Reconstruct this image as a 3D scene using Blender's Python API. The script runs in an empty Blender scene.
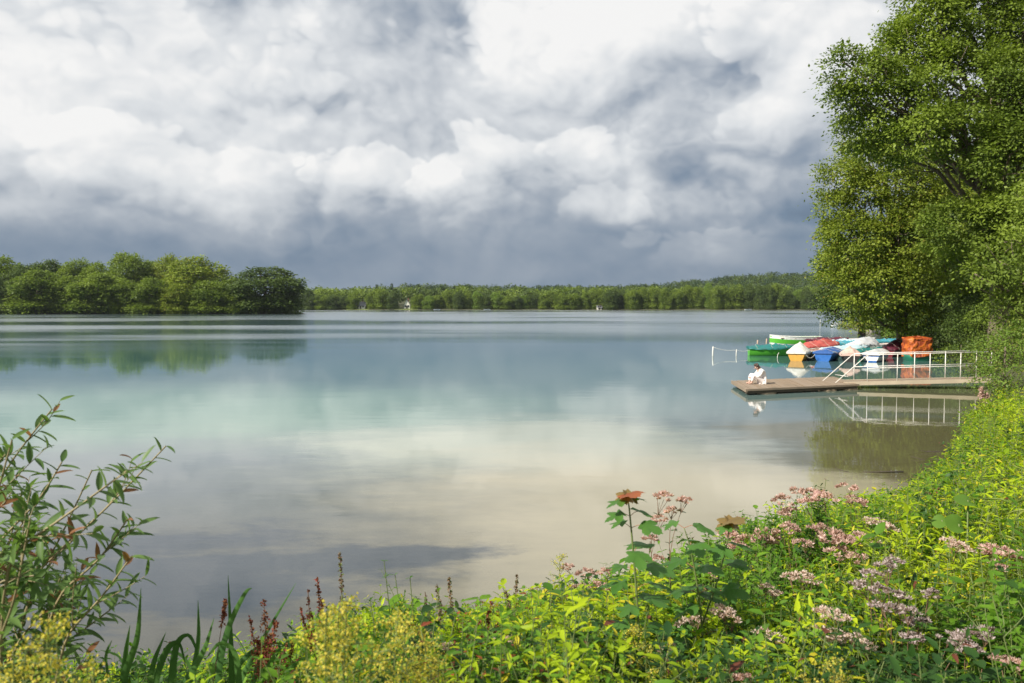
import bpy, math
import numpy as np
from mathutils import Vector

# ------------------------------------------------------------------ scene, camera, world, sun
sc = bpy.context.scene
COL = sc.collection
F_PX, HORIZ, CAM_Z = 796.0, 305.0, 3.3
PITCH = math.atan((341.5 - HORIZ) / F_PX)
cam_d = bpy.data.cameras.new("camera")
cam_d.sensor_width = 36.0
cam_d.lens = F_PX / 1024 * 36
cam_d.clip_start, cam_d.clip_end = 0.05, 12000
cam_d.dof.use_dof = True
cam_d.dof.focus_distance = 9.0
cam_d.dof.aperture_fstop = 5.6
cam = bpy.data.objects.new("camera", cam_d)
cam.location = (0, 0, CAM_Z)
cam.rotation_euler = (math.pi / 2 - PITCH, 0, 0)
COL.objects.link(cam)
sc.camera = cam

SUN_EL, SUN_AZ = math.radians(38), math.radians(-122)      # azimuth from +Y towards +X
SUN_DIR = Vector((math.sin(SUN_AZ) * math.cos(SUN_EL), math.cos(SUN_AZ) * math.cos(SUN_EL), math.sin(SUN_EL)))
sun_d = bpy.data.lights.new("sun", 'SUN')
sun_d.energy = 5.0
sun_d.angle = math.radians(0.6)
sun_d.color = (1.0, 0.93, 0.82)
sun = bpy.data.objects.new("sun", sun_d)
sun.rotation_euler = (-SUN_DIR).to_track_quat('-Z', 'Y').to_euler()
COL.objects.link(sun)

sc.view_settings.view_transform = 'Standard'
sc.view_settings.look = 'None'
sc.view_settings.exposure = 0.52
sc.view_settings.gamma = 1.0
sc.view_settings.use_curve_mapping = False
sc.render.engine = 'CYCLES'
sc.cycles.use_denoising = True
sc.cycles.denoising_prefilter = 'ACCURATE'
sc.cycles.max_bounces = 6
sc.cycles.diffuse_bounces = 3
sc.cycles.glossy_bounces = 3
sc.cycles.transmission_bounces = 3
sc.cycles.transparent_max_bounces = 8
sc.cycles.caustics_reflective = False
sc.cycles.caustics_refractive = False
sc.cycles.sample_clamp_indirect = 6.0


def ray(px, py):
    a, b = (px - 512) / F_PX, (341.5 - py) / F_PX
    c, s = math.cos(PITCH), math.sin(PITCH)
    return Vector((a, b * s + c, b * c - s))


def P(px, py, Y):
    "the point of the world that stands Y metres out and is seen at the pixel px, py"
    d = ray(px, py)
    return Vector((d.x * Y / d.y, Y, CAM_Z + d.z * Y / d.y))


def X(px, Y):
    return (px - 512) / F_PX * Y


# ------------------------------------------------------------------ node helper
class NT:
    def __init__(s, tree):
        s.t, s.n, s.l = tree, tree.nodes, tree.links

    def node(s, kind, **kw):
        n = s.n.new(kind)
        for k, v in kw.items():
            setattr(n, k, v)
        return n

    def put(s, sock, v):
        if isinstance(v, bpy.types.NodeSocket):
            s.l.new(v, sock)
        elif v is not None:
            if hasattr(sock.default_value, '__len__') and not hasattr(v, '__len__'):
                v = (v,) * len(sock.default_value)
            if hasattr(v, '__len__') and len(sock.default_value) == 4 and len(v) == 3:
                v = (*v, 1)
            sock.default_value = v

    def m(s, op, a, b=None, c=None, clamp=False):
        n = s.node('ShaderNodeMath', operation=op, use_clamp=clamp)
        s.put(n.inputs[0], a)
        if b is not None: s.put(n.inputs[1], b)
        if c is not None: s.put(n.inputs[2], c)
        return n.outputs[0]

    def v(s, op, a, b=None):
        n = s.node('ShaderNodeVectorMath', operation=op)
        s.put(n.inputs[0], a)
        if b is not None:
            s.put(n.inputs[3] if op == 'SCALE' else n.inputs[1], b)
        return n.outputs[1] if op in ('LENGTH', 'DISTANCE', 'DOT_PRODUCT') else n.outputs[0]

    def noise(s, vec, scale, detail=3, rough=0.5, dist=0.0, col=False):
        n = s.node('ShaderNodeTexNoise')
        s.put(n.inputs['Vector'], vec)
        s.put(n.inputs['Scale'], scale); s.put(n.inputs['Detail'], detail)
        s.put(n.inputs['Roughness'], rough); s.put(n.inputs['Distortion'], dist)
        return n.outputs['Color'] if col else n.outputs[0]

    def ramp(s, f, stops, interp='LINEAR'):
        n = s.node('ShaderNodeValToRGB')
        r = n.color_ramp
        r.interpolation = interp
        while len(r.elements) < len(stops):
            r.elements.new(0.5)
        for e, (p, c) in zip(r.elements, stops):
            e.position = p
            e.color = (*c, 1) if hasattr(c, '__len__') else (c, c, c, 1)
        s.put(n.inputs[0], f)
        return n.outputs[0]

    def smooth(s, v, a, b, lo=0.0, hi=1.0):
        n = s.node('ShaderNodeMapRange', interpolation_type='SMOOTHSTEP')
        s.put(n.inputs[0], v)
        for i, q in enumerate((a, b, lo, hi)):
            s.put(n.inputs[i + 1], q)
        return n.outputs[0]

    def mix(s, f, a, b, blend='MIX'):
        n = s.node('ShaderNodeMix', data_type='RGBA', blend_type=blend)
        s.put(n.inputs[0], f); s.put(n.inputs[6], a); s.put(n.inputs[7], b)
        return n.outputs[2]

    def shmix(s, f, a, b):
        n = s.node('ShaderNodeMixShader')
        s.put(n.inputs[0], f)
        s.l.new(a, n.inputs[1]); s.l.new(b, n.inputs[2])
        return n.outputs[0]

    def comb(s, x, y, z):
        n = s.node('ShaderNodeCombineXYZ')
        for i, q in enumerate((x, y, z)):
            s.put(n.inputs[i], q)
        return n.outputs[0]

    def sep(s, v):
        n = s.node('ShaderNodeSeparateXYZ')
        s.put(n.inputs[0], v)
        return n.outputs


# ------------------------------------------------------------------ sky: Nishita air with a deck of clouds
world = bpy.data.worlds.new("World")
sc.world = world
world.use_nodes = True
world.node_tree.nodes.clear()
w = NT(world.node_tree)
sky = w.node('ShaderNodeTexSky', sky_type='NISHITA', sun_disc=False)
sky.sun_elevation, sky.sun_rotation = SUN_EL, SUN_AZ
sky.air_density, sky.dust_density = 1.2, 1.5
D = w.node('ShaderNodeTexCoord').outputs['Generated']
dx, dy, dz = w.sep(D)
AZ = w.m('ARCTAN2', dx, dy)
EL = w.m('ARCSINE', dz)
flat = w.comb(w.m('MULTIPLY', dx, 1.0), w.m('MULTIPLY', dy, 1.0), w.m('MULTIPLY', dz, 1.35))
warp1 = w.noise(flat, 3.2, 4, 0.55, col=True)
warp2 = w.noise(flat, 11.0, 4, 0.6, col=True)
wv = w.v('ADD', w.v('SCALE', w.v('SUBTRACT', warp1, (0.5, 0.5, 0.5)), 0.10),
         w.v('SCALE', w.v('SUBTRACT', warp2, (0.5, 0.5, 0.5)), 0.035))
AE = w.v('ADD', w.comb(AZ, EL, 0.0), w.v('MULTIPLY', wv, (1, 1, 0)))
_, el_w, _ = w.sep(AE)


def blob(px, py, sx, sy, amp):
    d = ray(px, py).normalized()
    c = (math.atan2(d.x, d.y), math.asin(d.z), 0)
    q = w.v('MULTIPLY', w.v('SUBTRACT', AE, c), (F_PX / sx, F_PX / sy, 0))
    l = w.v('DOT_PRODUCT', q, q)
    return w.m('MULTIPLY', w.m('EXPONENT', w.m('MULTIPLY', l, -1.0)), amp)


# cloud brightness: bright towering cloud above, slate rain base below
base = w.smooth(el_w, 0.095, 0.150, 0.25, 0.67)
B = base
for b in [
    (60, 40, 170, 70, 0.11), (60, 150, 120, 50, 0.06), (210, 60, 70, 50, 0.09), (300, 6, 60, 20, 0.14), (190, 182, 70, 20, 0.10), (-200, 100, 160, 120, .1),
    (600, 50, 105, 42, 0.06), (498, 55, 32, 36, 0.10), (560, 102, 100, 24, 0.08),
    (738, 85, 24, 36, -0.17), (640, 122, 60, 14, -0.07), (700, 20, 30, 30, -0.06),
    (805, 50, 45, 45, 0.10), (770, 118, 60, 20, 0.16), (880, 30, 50, 60, 0.10),
    (490, 160, 52, 17, 0.16), (575, 148, 42, 16, 0.14), (430, 182, 30, 16, 0.18), (365, 174, 34, 17, 0.10), (622, 160, 30, 13, 0.12),
    (400, 60, 56, 50, -0.05), (470, 30, 13, 28, -0.32), (412, 16, 18, 26, -0.10), (380, 128, 60, 22, -0.05), (280, 110, 56, 34, -0.06), (120, 100, 60, 22, -0.05),
    (110, 220, 170, 17, 0.24), (245, 208, 60, 15, 0.10), (0, 224, 60, 14, 0.16),
    (545, 192, 50, 12, -0.20), (698, 168, 52, 20, -0.34), (818, 168, 40, 40, -0.22), (320, 212, 26, 10, -0.12), (610, 188, 30, 12, -.06),
    (440, 222, 60, 16, 0.12), (600, 212, 46, 13, 0.15), (560, 240, 90, 20, 0.07), (705, 235, 66, 26, 0.14), (640, 203, 30, 12, 0.10), (770, 205, 30, 12, .06), (430, 255, 100, 20, 0.05),
    (540, 270, 60, 10, 0.05), (300, 248, 130, 16, -0.05), (40, 265, 160, 22, -0.03),
    # higher than the picture: seen in the water
    (300, -75, 190, 62, -0.5), (640, -60, 130, 60, 0.12), (820, -90, 160, 90, 0.05), (40, -60, 120, 60, -0.10),
]:
    B = w.m('ADD', B, blob(*b))
def puffs(vec, off=None):
    "rounded heaps with creases between them, in four sizes"
    if off: vec = w.v('ADD', vec, off)
    tot = None
    for sc_, am in ((5.0, .5), (11.0, .27), (24.0, .14), (52.0, .075)):
        q = w.m('MULTIPLY', w.m('ABSOLUTE', w.m('SUBTRACT', w.noise(vec, sc_, 0.0, 0.5), 0.5)), 2 * am * 1.6)
        tot = q if tot is None else w.m('ADD', tot, q)
    return tot


fw = w.v('ADD', flat, w.v('SCALE', wv, 0.45))
light_off = (-0.012, 0.0, 0.022)
n_a = w.noise(fw, 6.0, 8, 0.56)
n_b = w.noise(w.v('ADD', fw, light_off), 6.0, 8, 0.56)
p_a = puffs(fw); p_b = puffs(fw, light_off)
relief = w.m('ADD', w.m('ADD', w.m('MULTIPLY', w.m('SUBTRACT', p_a, p_b), 0.50), w.m('MULTIPLY', w.m('SUBTRACT', n_a, n_b), 0.22)), w.m('MULTIPLY', w.m('SUBTRACT', p_a, 0.22), 0.14))
soft = w.m('MULTIPLY', w.m('SUBTRACT', w.noise(flat, 3.0, 5, 0.55), 0.5), 0.15)
fine = w.m('MULTIPLY', w.m('SUBTRACT', n_a, 0.5), 0.25)


def head(px, py, sx, sy, amp, under=0.5, edge=0.13):
    "a heaped cloud head: crisp knobbly rim, bright crest, grey belly"
    d = ray(px, py).normalized()
    c = (math.atan2(d.x, d.y), math.asin(d.z), 0)
    q = w.v('MULTIPLY', w.v('SUBTRACT', AE, c), (F_PX / sx, F_PX / sy, 0))
    l = w.m('ADD', w.v('LENGTH', q), w.m('MULTIPLY', w.m('SUBTRACT', p_a, 0.22), -2.0))
    body_ = w.smooth(l, 1.0 + edge * .5, 1.0 - edge)
    qx, qy, _ = w.sep(q)
    crest = w.smooth(w.m('ADD', qy, w.m('MULTIPLY', qx, -0.45)), -1.0, 0.75, -under, 1.0)
    return w.m('MULTIPLY', w.m('MULTIPLY', body_, crest), amp)


for h_ in [(600, 66, 128, 62, 0.17, .55), (500, 60, 50, 52, 0.08, .3), (668, 40, 70, 50, 0.08, .5), (488, 160, 62, 26, 0.20, .3), (578, 152, 52, 22, 0.18, .2), (432, 184, 30, 17, 0.16, .2), (366, 176, 42, 20, 0.18, .2),
           (806, 78, 62, 78, 0.15, .3), (60, 120, 190, 95, 0.10, .4), (205, 186, 95, 38, 0.12, .3), (300, 150, 70, 50, .06, .4), (110, 30, 130, 50, .07, .4), (605, 212, 40, 16, .08, .3), (700, 236, 50, 22, .08, .3)]:
    B = w.m('ADD', B, head(*h_))
amt = w.smooth(el_w, 0.06, 0.15, 0.25, 1.0)
B = w.m('ADD', B, w.m('MULTIPLY', w.m('ADD', w.m('ADD', relief, fine), soft), amt), clamp=True)
cloud = w.ramp(B, [(0.0, (0.105, 0.155, 0.235)), (0.22, (0.178, 0.248, 0.345)), (0.44, (0.37, 0.42, 0.49)), (0.60, (0.58, 0.615, 0.66)),
                   (0.76, (0.75, 0.775, 0.80)), (0.98, (0.96, 0.955, 0.945))])
world.cycles.sampling_method = 'MANUAL'
world.cycles.sample_map_resolution = 512
bg_sky, bg_cloud = w.node('ShaderNodeBackground'), w.node('ShaderNodeBackground')
w.put(bg_sky.inputs[0], sky.outputs[0]); bg_sky.inputs[1].default_value = 0.07
w.put(bg_cloud.inputs[0], cloud); bg_cloud.inputs[1].default_value = 0.68
cover = w.smooth(w.noise(w.v('ADD', flat, wv), 3.0, 6, 0.55), 0.28, 0.42, 0.80, 0.97)
wo = w.node('ShaderNodeOutputWorld')
w.l.new(w.shmix(cover, bg_sky.outputs[0], bg_cloud.outputs[0]), wo.inputs[0])


# ------------------------------------------------------------------ materials
MATS = {}


def newmat(name):
    m = bpy.data.materials.new(name)
    m.use_nodes = True
    m.node_tree.nodes.clear()
    t = NT(m.node_tree)
    out = t.node('ShaderNodeOutputMaterial')
    return m, t, out


def paint(name, col, rough=0.5, var=0.12, scale=6.0, metal=0.0, bump=0.0, dirt=None, coords='Object'):
    if name in MATS: return MATS[name]
    m, t, out = newmat(name)
    co = t.node('ShaderNodeTexCoord').outputs[coords]
    n = t.noise(co, scale, 5, 0.6)
    c = t.mix(n, tuple(x * (1 - var * 2) for x in col), tuple(min(1, x * (1 + var * 2)) for x in col))
    if dirt:
        c = t.mix(t.smooth(t.noise(co, scale * 0.7, 6, 0.65), 0.5, 0.72, 0, 0.7), c, dirt)
    b = t.node('ShaderNodeBsdfPrincipled')
    t.put(b.inputs['Base Color'], c); t.put(b.inputs['Metallic'], metal)
    t.put(b.inputs['Roughness'], t.m('ADD', t.m('MULTIPLY', n, 0.2), rough - 0.1))
    if bump:
        bn = t.node('ShaderNodeBump')
        bn.inputs['Strength'].default_value = bump; bn.inputs['Distance'].default_value = 0.02
        t.put(bn.inputs['Height'], t.noise(co, scale * 3, 5, 0.6)); t.l.new(bn.outputs[0], b.inputs['Normal'])
    t.l.new(b.outputs[0], out.inputs[0])
    MATS[name] = m
    return m


def leafmat(name, a, b, c=None, trans=0.3, rough=0.5, patch=2.0, c_amt=0.12):
    "leaf colours: a..b vary from leaf to leaf and clump to clump, c is a rarer colour"
    if name in MATS: return MATS[name]
    m, t, out = newmat(name)
    g = t.node('ShaderNodeNewGeometry')
    r = g.outputs['Random Per Island']
    pos = t.node('ShaderNodeTexCoord').outputs['Object']
    n = t.smooth(t.noise(pos, patch, 3, 0.5), 0.3, 0.7)
    f = t.m('ADD', t.m('MULTIPLY', r, 0.35), t.m('MULTIPLY', n, 0.65))
    col = t.mix(f, a, b)
    if c:
        r2 = t.m('FRACT', t.m('MULTIPLY', r, 17.31))
        col = t.mix(t.m('LESS_THAN', r2, c_amt), col, c)
    back = t.mix(0.35, col, (0.30, 0.36, 0.12))
    colf = t.mix(t.m('MULTIPLY', g.outputs['Backfacing'], 0.35), col, back)
    p = t.node('ShaderNodeBsdfPrincipled')
    t.put(p.inputs['Base Color'], colf); p.inputs['Roughness'].default_value = rough
    p.inputs['Specular IOR Level'].default_value = 0.22
    tr = t.node('ShaderNodeBsdfTranslucent')
    hs = t.mix(1.0, col, (1.5, 1.6, 0.8), 'MULTIPLY')
    t.put(tr.inputs[0], hs)
    t.l.new(t.shmix(trans, p.outputs[0], tr.outputs[0]), out.inputs[0])
    MATS[name] = m
    return m


# ------------------------------------------------------------------ mesh building
class MB:
    def __init__(s):
        s.v, s.f, s.n = [], {}, 0

    def add(s, v, *faces):
        v = np.asarray(v, dtype=np.float64).reshape(-1, 3)
        for f in faces:
            f = np.asarray(f, dtype=np.int64)
            if f.size:
                s.f.setdefault(f.shape[1], []).append(f + s.n)
        s.v.append(v)
        s.n += len(v)
        return s

    def tube(s, pts, rad, k=6, cap=True):
        pts = np.asarray([tuple(p) for p in pts], float)
        rad = np.broadcast_to(np.asarray(rad, float), (len(pts),))
        tan = np.gradient(pts, axis=0)
        tan /= np.linalg.norm(tan, axis=1, keepdims=True) + 1e-9
        ref = np.array([0.0, 0, 1]) if abs(tan[:, 2]).mean() < 0.9 else np.array([1.0, 0, 0])
        a = np.cross(tan, ref); a /= np.linalg.norm(a, axis=1, keepdims=True) + 1e-9
        b = np.cross(tan, a)
        th = np.arange(k) / k * 2 * np.pi
        ring = (pts[:, None] + rad[:, None, None] * (np.cos(th)[None, :, None] * a[:, None] + np.sin(th)[None, :, None] * b[:, None]))
        n = len(pts)
        i, j = np.meshgrid(np.arange(n - 1), np.arange(k), indexing='ij')
        q = np.stack([i * k + j, i * k + (j + 1) % k, (i + 1) * k + (j + 1) % k, (i + 1) * k + j], -1).reshape(-1, 4)
        s.add(ring.reshape(-1, 3), q)
        if cap:
            o = s.n - n * k
            s.f.setdefault(k, []).append(np.array([np.arange(k)[::-1] + o, np.arange(k) + o + (n - 1) * k]))
        return s

    def box(s, lo, hi, rot=0, bev=0.0, origin=(0, 0, 0)):
        x0, y0, z0 = lo; x1, y1, z1 = hi
        v = np.array([(x, y, z) for z in (z0, z1) for x, y in ((x0, y0), (x1, y0), (x1, y1), (x0, y1))], float)
        if rot:
            c, q = math.cos(rot), math.sin(rot)
            v = np.stack([v[:, 0] * c - v[:, 1] * q, v[:, 0] * q + v[:, 1] * c, v[:, 2]], -1)
        return s.add(v + np.array(origin), [(3, 2, 1, 0), (4, 5, 6, 7), (0, 1, 5, 4), (1, 2, 6, 5), (2, 3, 7, 6), (3, 0, 4, 7)])

    def grid(s, V):
        "V: (n, m, 3) array of points"
        n, m = V.shape[:2]
        i, j = np.meshgrid(np.arange(n - 1), np.arange(m - 1), indexing='ij')
        q = np.stack([i * m + j, (i + 1) * m + j, (i + 1) * m + j + 1, i * m + j + 1], -1).reshape(-1, 4)
        return s.add(V.reshape(-1, 3), q)

    def leaves(s, tpl, pos, d, nrm, length, width):
        tv, tf = tpl
        pos = np.asarray(pos, float); d = np.asarray(d, float); nrm = np.asarray(nrm, float)
        d = d / (np.linalg.norm(d, axis=1, keepdims=True) + 1e-9)
        y = np.cross(nrm, d); y /= np.linalg.norm(y, axis=1, keepdims=True) + 1e-9
        z = np.cross(d, y)
        L = np.broadcast_to(np.asarray(length, float), (len(pos),))[:, None, None]
        W = np.broadcast_to(np.asarray(width, float), (len(pos),))[:, None, None]
        V = pos[:, None] + d[:, None] * tv[None, :, 0:1] * L + y[:, None] * tv[None, :, 1:2] * W + z[:, None] * tv[None, :, 2:3] * L
        k = len(tv)
        out = []
        for f in tf:
            f = np.asarray(f)
            out.append((f[None] + (np.arange(len(pos)) * k)[:, None, None]).reshape(-1, f.shape[1]))
        return s.add(V.reshape(-1, 3), *out)

    def build(s, name, mat, parent=None, loc=None, smooth=True):
        me = bpy.data.meshes.new(name)
        if s.n:
            V = np.concatenate(s.v).astype(np.float32)
            loops, tot = [], []
            for k, fl in s.f.items():
                F = np.concatenate(fl)
                loops.append(F.reshape(-1)); tot.append(np.full(len(F), k))
            loops, tot = np.concatenate(loops).astype(np.int32), np.concatenate(tot).astype(np.int32)
            me.vertices.add(len(V)); me.vertices.foreach_set('co', V.reshape(-1))
            me.loops.add(len(loops)); me.loops.foreach_set('vertex_index', loops)
            me.polygons.add(len(tot))
            st = np.zeros(len(tot), np.int32); st[1:] = np.cumsum(tot)[:-1]
            me.polygons.foreach_set('loop_start', st); me.polygons.foreach_set('loop_total', tot)
            me.polygons.foreach_set('use_smooth', np.full(len(tot), smooth))
            me.update(calc_edges=True)
        me.materials.append(mat)
        o = bpy.data.objects.new(name, me)
        COL.objects.link(o)
        if parent: o.parent = parent
        if loc is not None: o.location = loc
        return o


def empty(name, loc, rz=0.0):
    o = bpy.data.objects.new(name, None)
    o.location = loc
    o.rotation_euler = (0, 0, rz)
    o.empty_display_size = 0.2
    COL.objects.link(o)
    return o


def tag(o, label=None, cat=None, group=None, kind=None):
    for k, v in (('label', label), ('category', cat), ('group', group), ('kind', kind)):
        if v: o[k] = v
    return o


def copy_tree(o, parent=None):
    c = o.copy()
    COL.objects.link(c)
    if parent: c.parent = parent
    for ch in list(o.children):
        copy_tree(ch, c)
    return c


def unit(v):
    v = np.asarray(v, float)
    return v / (np.linalg.norm(v, axis=-1, keepdims=True) + 1e-9)


def sph(rng, n):
    return unit(rng.normal(size=(n, 3)))


# leaf templates: x along the leaf, y across (+-0.5), z up
T_QUAD = (np.array([(0, 0, 0), (.45, .5, .0), (1, 0, -.08), (.45, -.5, .0)]), [[(0, 3, 2, 1)]])
T_LEAF = (np.array([(0, 0, 0), (.35, .5, .05), (.42, 0, -.02), (.35, -.5, .05), (1, 0, -.22), (.75, .3, -.06), (.75, -.3, -.06)]),
          [[(0, 2, 1), (0, 3, 2)], [(1, 2, 4, 5), (2, 3, 6, 4)]])
_t = np.array([0, .12, .3, .5, .7, .87, 1.0])
_w = np.array([.04, .30, .49, .5, .38, .2, .0])
_lv = [(t, 0, -.25 * t * t) for t in _t] + [(t, q, -.25 * t * t + .05) for t, q in zip(_t[1:-1], _w[1:-1])] + [(t, -q, -.25 * t * t + .05) for t, q in zip(_t[1:-1], _w[1:-1])]
_lf3 = [(0, 1, 7), (0, 12, 1), (6, 11, 5), (6, 5, 16)]
_lf4 = [(i, i + 1, i + 7, i + 6) for i in range(1, 5)] + [(i + 1, i, i + 11, i + 12) for i in range(1, 5)]
T_LANCE = (np.array(_lv), [_lf3, _lf4])


def maple_tpl():
    lobes = [(-118, .50), (-58, .80), (0, 1.0), (58, .80), (118, .50)]
    pts = [(-.06, 0)]
    out = []
    for i, (a, r) in enumerate(lobes):
        for da, k in ((-21, .70), (-14, .74), (-11, .86), (-4, .88), (0, 1.0), (4, .88), (11, .86), (14, .74), (21, .70)):
            th = math.radians(a + da * (1.15 if r > .6 else 1))
            out.append((r * k * math.cos(th), r * k * math.sin(th)))
        if i < 4:
            th = math.radians((a + lobes[i + 1][0]) / 2)
            out.append((.47 * math.cos(th), .47 * math.sin(th)))
    v = [(0.0, 0.0, 0.0)] + [(x * .62 + .0, y * .62, -.17 * (x * x + y * y) * .62 + .03 * math.sin(5 * math.atan2(y, x))) for x, y in out]
    v[0] = (0, 0, .02)
    n = len(out)
    f = [(0, i, i + 1) for i in range(1, n)] + [(0, n, 1)]
    return np.array(v), [f]


T_MAPLE = maple_tpl()
_a = np.linspace(math.pi, -math.pi, 15)[:-1]
_rv = [(.5, 0, -.05)] + [(.5 + .5 * math.cos(a) * (1 if math.cos(a) > -.8 else .72), .5 * math.sin(a), .04 * math.cos(3 * a) - .12 * math.cos(a) ** 2) for a in _a]
T_ROUND = (np.array(_rv), [[(0, i + 1, (i + 1) % 14 + 1) for i in range(14)]])


# ------------------------------------------------------------------ the ground: bank, lake bed, point, far shore, hills
SHORE = [(-300, 25), (-60, 15), (-20, 9), (-9, 7.2), (-4, 6.9), (0, 7.5), (3, 9.3), (5.4, 12.0), (7.8, 14.8), (11.1, 17.6), (13.9, 21), (15.4, 26),
         (18.6, 31), (21.6, 36), (23.2, 41), (26.4, 47), (29.2, 54), (32.4, 62), (36.4, 75), (41.4, 90), (46, 105), (50, 118), (53, 126), (75, 140), (150, 175), (600, 260)]
LANDS = [
    SHORE + [(900, 260), (900, -400), (-300, -400)],
    [(-900, 240), (-300, 282), (-230, 286), (-160, 284), (-120, 287), (-92, 285), (-79, 288), (-76, 294), (-80, 305), (-110, 330), (-200, 420), (-900, 500)],
    [(-900, 560), (-300, 560), (-120, 528), (-40, 524), (40, 527), (120, 524), (220, 526), (330, 520), (600, 470), (3000, 400), (3000, 4000), (-3000, 4000), (-3000, 560)],
]


def land_sd(x, y, poly):
    x, y = np.asarray(x, float), np.asarray(y, float)
    d = np.full(x.shape, 1e9)
    inside = np.zeros(x.shape, bool)
    for (x0, y0), (x1, y1) in zip(poly, poly[1:] + poly[:1]):
        ex, ey = x1 - x0, y1 - y0
        t = np.clip(((x - x0) * ex + (y - y0) * ey) / (ex * ex + ey * ey), 0, 1)
        d = np.minimum(d, np.hypot(x - x0 - t * ex, y - y0 - t * ey))
        c = (y0 > y) != (y1 > y)
        with np.errstate(divide='ignore', invalid='ignore'):
            inside ^= c & (x < (x1 - x0) * (y - y0) / (y1 - y0 + 1e-12) + x0)
    return np.where(inside, d, -d)


def ground_z(x, y):
    x, y = np.asarray(x, float), np.asarray(y, float)
    s = [land_sd(x, y, p) for p in LANDS]
    wob = 0.12 * np.sin(x * 1.3 + 1.7 * np.sin(y * .9)) * np.sin(y * 1.1 + x * .3)
    bed = np.maximum.reduce([np.clip(0.07 * q, -4.5, 0) - 0.02 for q in s])
    z = bed
    d = s[0]
    z = np.where(d > 0, 1.9 * (1 - np.exp(-d / 3.6)) + np.clip((d - 15) * .06, 0, 12) + wob * np.clip(d / 3, 0, 1), z)
    z = np.where(s[1] > 0, np.minimum(s[1] * .25, 3.0), z)
    hill = 23 * np.exp(-((x - 320) / 150) ** 2 - ((y - 900) / 190) ** 2) + 3 * np.exp(-((x - 120) / 200) ** 2 - ((y - 950) / 200) ** 2) + 8 * np.exp(-((x + 150) / 300) ** 2 - ((y - 800) / 150) ** 2)
    z = np.where(s[2] > 0, np.minimum(s[2] * .08, 2.5) + hill * np.clip(s[2] / 120, 0, 1), z)
    return z


def gz(x, y):
    return float(ground_z(np.array([x]), np.array([y]))[0])


def axis(parts):
    out = []
    for a, b, n in parts:
        out.append(np.linspace(a, b, n, endpoint=False))
    return np.concatenate(out + [[parts[-1][1]]])


gx = axis([(-6000, -900, 12), (-900, -120, 60), (-120, -20, 40), (-20, 45, 150), (45, 120, 50), (120, 700, 60), (700, 6000, 12)])
gy = axis([(-3000, -20, 14), (-20, 0, 20), (0, 50, 130), (50, 140, 60), (140, 270, 30), (270, 320, 30), (320, 510, 25), (510, 560, 25), (560, 1300, 50), (1300, 9000, 14)])
GX, GY = np.meshgrid(gx, gy, indexing='ij')
GZ = ground_z(GX, GY)

m, t, out = newmat('soil_and_sand')
pos = t.node('ShaderNodeNewGeometry').outputs['Position']
px_, py_, pz_ = t.sep(pos)
n1 = t.noise(pos, 1.2, 6, 0.6); n2 = t.noise(pos, 14.0, 4, 0.6)
sand = t.mix(n1, (0.38, 0.32, 0.22), (0.62, 0.54, 0.42))
weed = t.smooth(t.noise(t.v('MULTIPLY', pos, (0.5, 1.2, 1)), 0.55, 5, 0.6), 0.56, 0.66, 0, 0.55)
sand = t.mix(weed, sand, (0.13, 0.125, 0.05))
twigs = t.smooth(t.noise(t.v('MULTIPLY', pos, (1.0, 5.0, 1)), 1.6, 5, 0.65, 0.8), 0.66, 0.72, 0, 0.7)
sand = t.mix(twigs, sand, (0.06, 0.05, 0.03))
land = t.mix(n1, (0.035, 0.040, 0.014), (0.085, 0.10, 0.03))
land = t.mix(t.smooth(n2, 0.5, 0.7), land, (0.07, 0.05, 0.03))
c = t.mix(t.smooth(pz_, -0.05, 0.02), sand, land)
b = t.node('ShaderNodeBsdfPrincipled'); b.inputs['Roughness'].default_value = 0.9
t.put(b.inputs['Base Color'], c)
bn = t.node('ShaderNodeBump'); bn.inputs['Strength'].default_value = 0.6; bn.inputs['Distance'].default_value = 0.05
t.put(bn.inputs['Height'], n2); t.l.new(bn.outputs[0], b.inputs['Normal'])
t.l.new(b.outputs[0], out.inputs[0])
g = MB().grid(np.stack([GX, GY, GZ], -1)).build('ground', m)
tag(g, kind='structure')

# ------------------------------------------------------------------ the lake
m, t, out = newmat('lake_water')
pos = t.node('ShaderNodeNewGeometry').outputs['Position']
wx, wy, wz = t.sep(pos)
warp = t.m('MULTIPLY', t.m('SUBTRACT', t.noise(t.v('MULTIPLY', pos, (0.02, 0.05, 1)), 1.0, 4, 0.6), 0.5), 16.0)
off = t.m('ADD', t.m('ADD', wy, warp), t.m('MULTIPLY', wx, -0.45))      # how far out, the left deepens sooner
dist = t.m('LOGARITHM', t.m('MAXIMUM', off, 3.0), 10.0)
# colour of water and bed, with cloud and tree reflections painted in: shoals of pale sand, weedy brown shallows by the right bank, turquoise and slate depths
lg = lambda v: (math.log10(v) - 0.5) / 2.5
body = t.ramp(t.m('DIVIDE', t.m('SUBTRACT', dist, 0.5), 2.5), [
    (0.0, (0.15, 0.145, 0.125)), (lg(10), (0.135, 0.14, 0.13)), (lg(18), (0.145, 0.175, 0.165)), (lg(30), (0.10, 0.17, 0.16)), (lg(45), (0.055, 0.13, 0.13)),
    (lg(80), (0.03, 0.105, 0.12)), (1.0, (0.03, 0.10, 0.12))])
wn = t.v('SUBTRACT', t.noise(t.v('MULTIPLY', pos, (0.13, 0.26, 1)), 1.0, 7, 0.68, col=True), (0.5, 0.5, 0.5))
wp = t.v('ADD', pos, t.v('MULTIPLY', wn, (9.0, 8.0, 0)))


def bed_or_reflection(cx, cy, rx, ry, lo=1.55, hi=0.35):
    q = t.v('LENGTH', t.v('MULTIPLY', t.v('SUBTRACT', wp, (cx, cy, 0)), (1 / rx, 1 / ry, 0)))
    return t.smooth(q, lo, hi)


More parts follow.
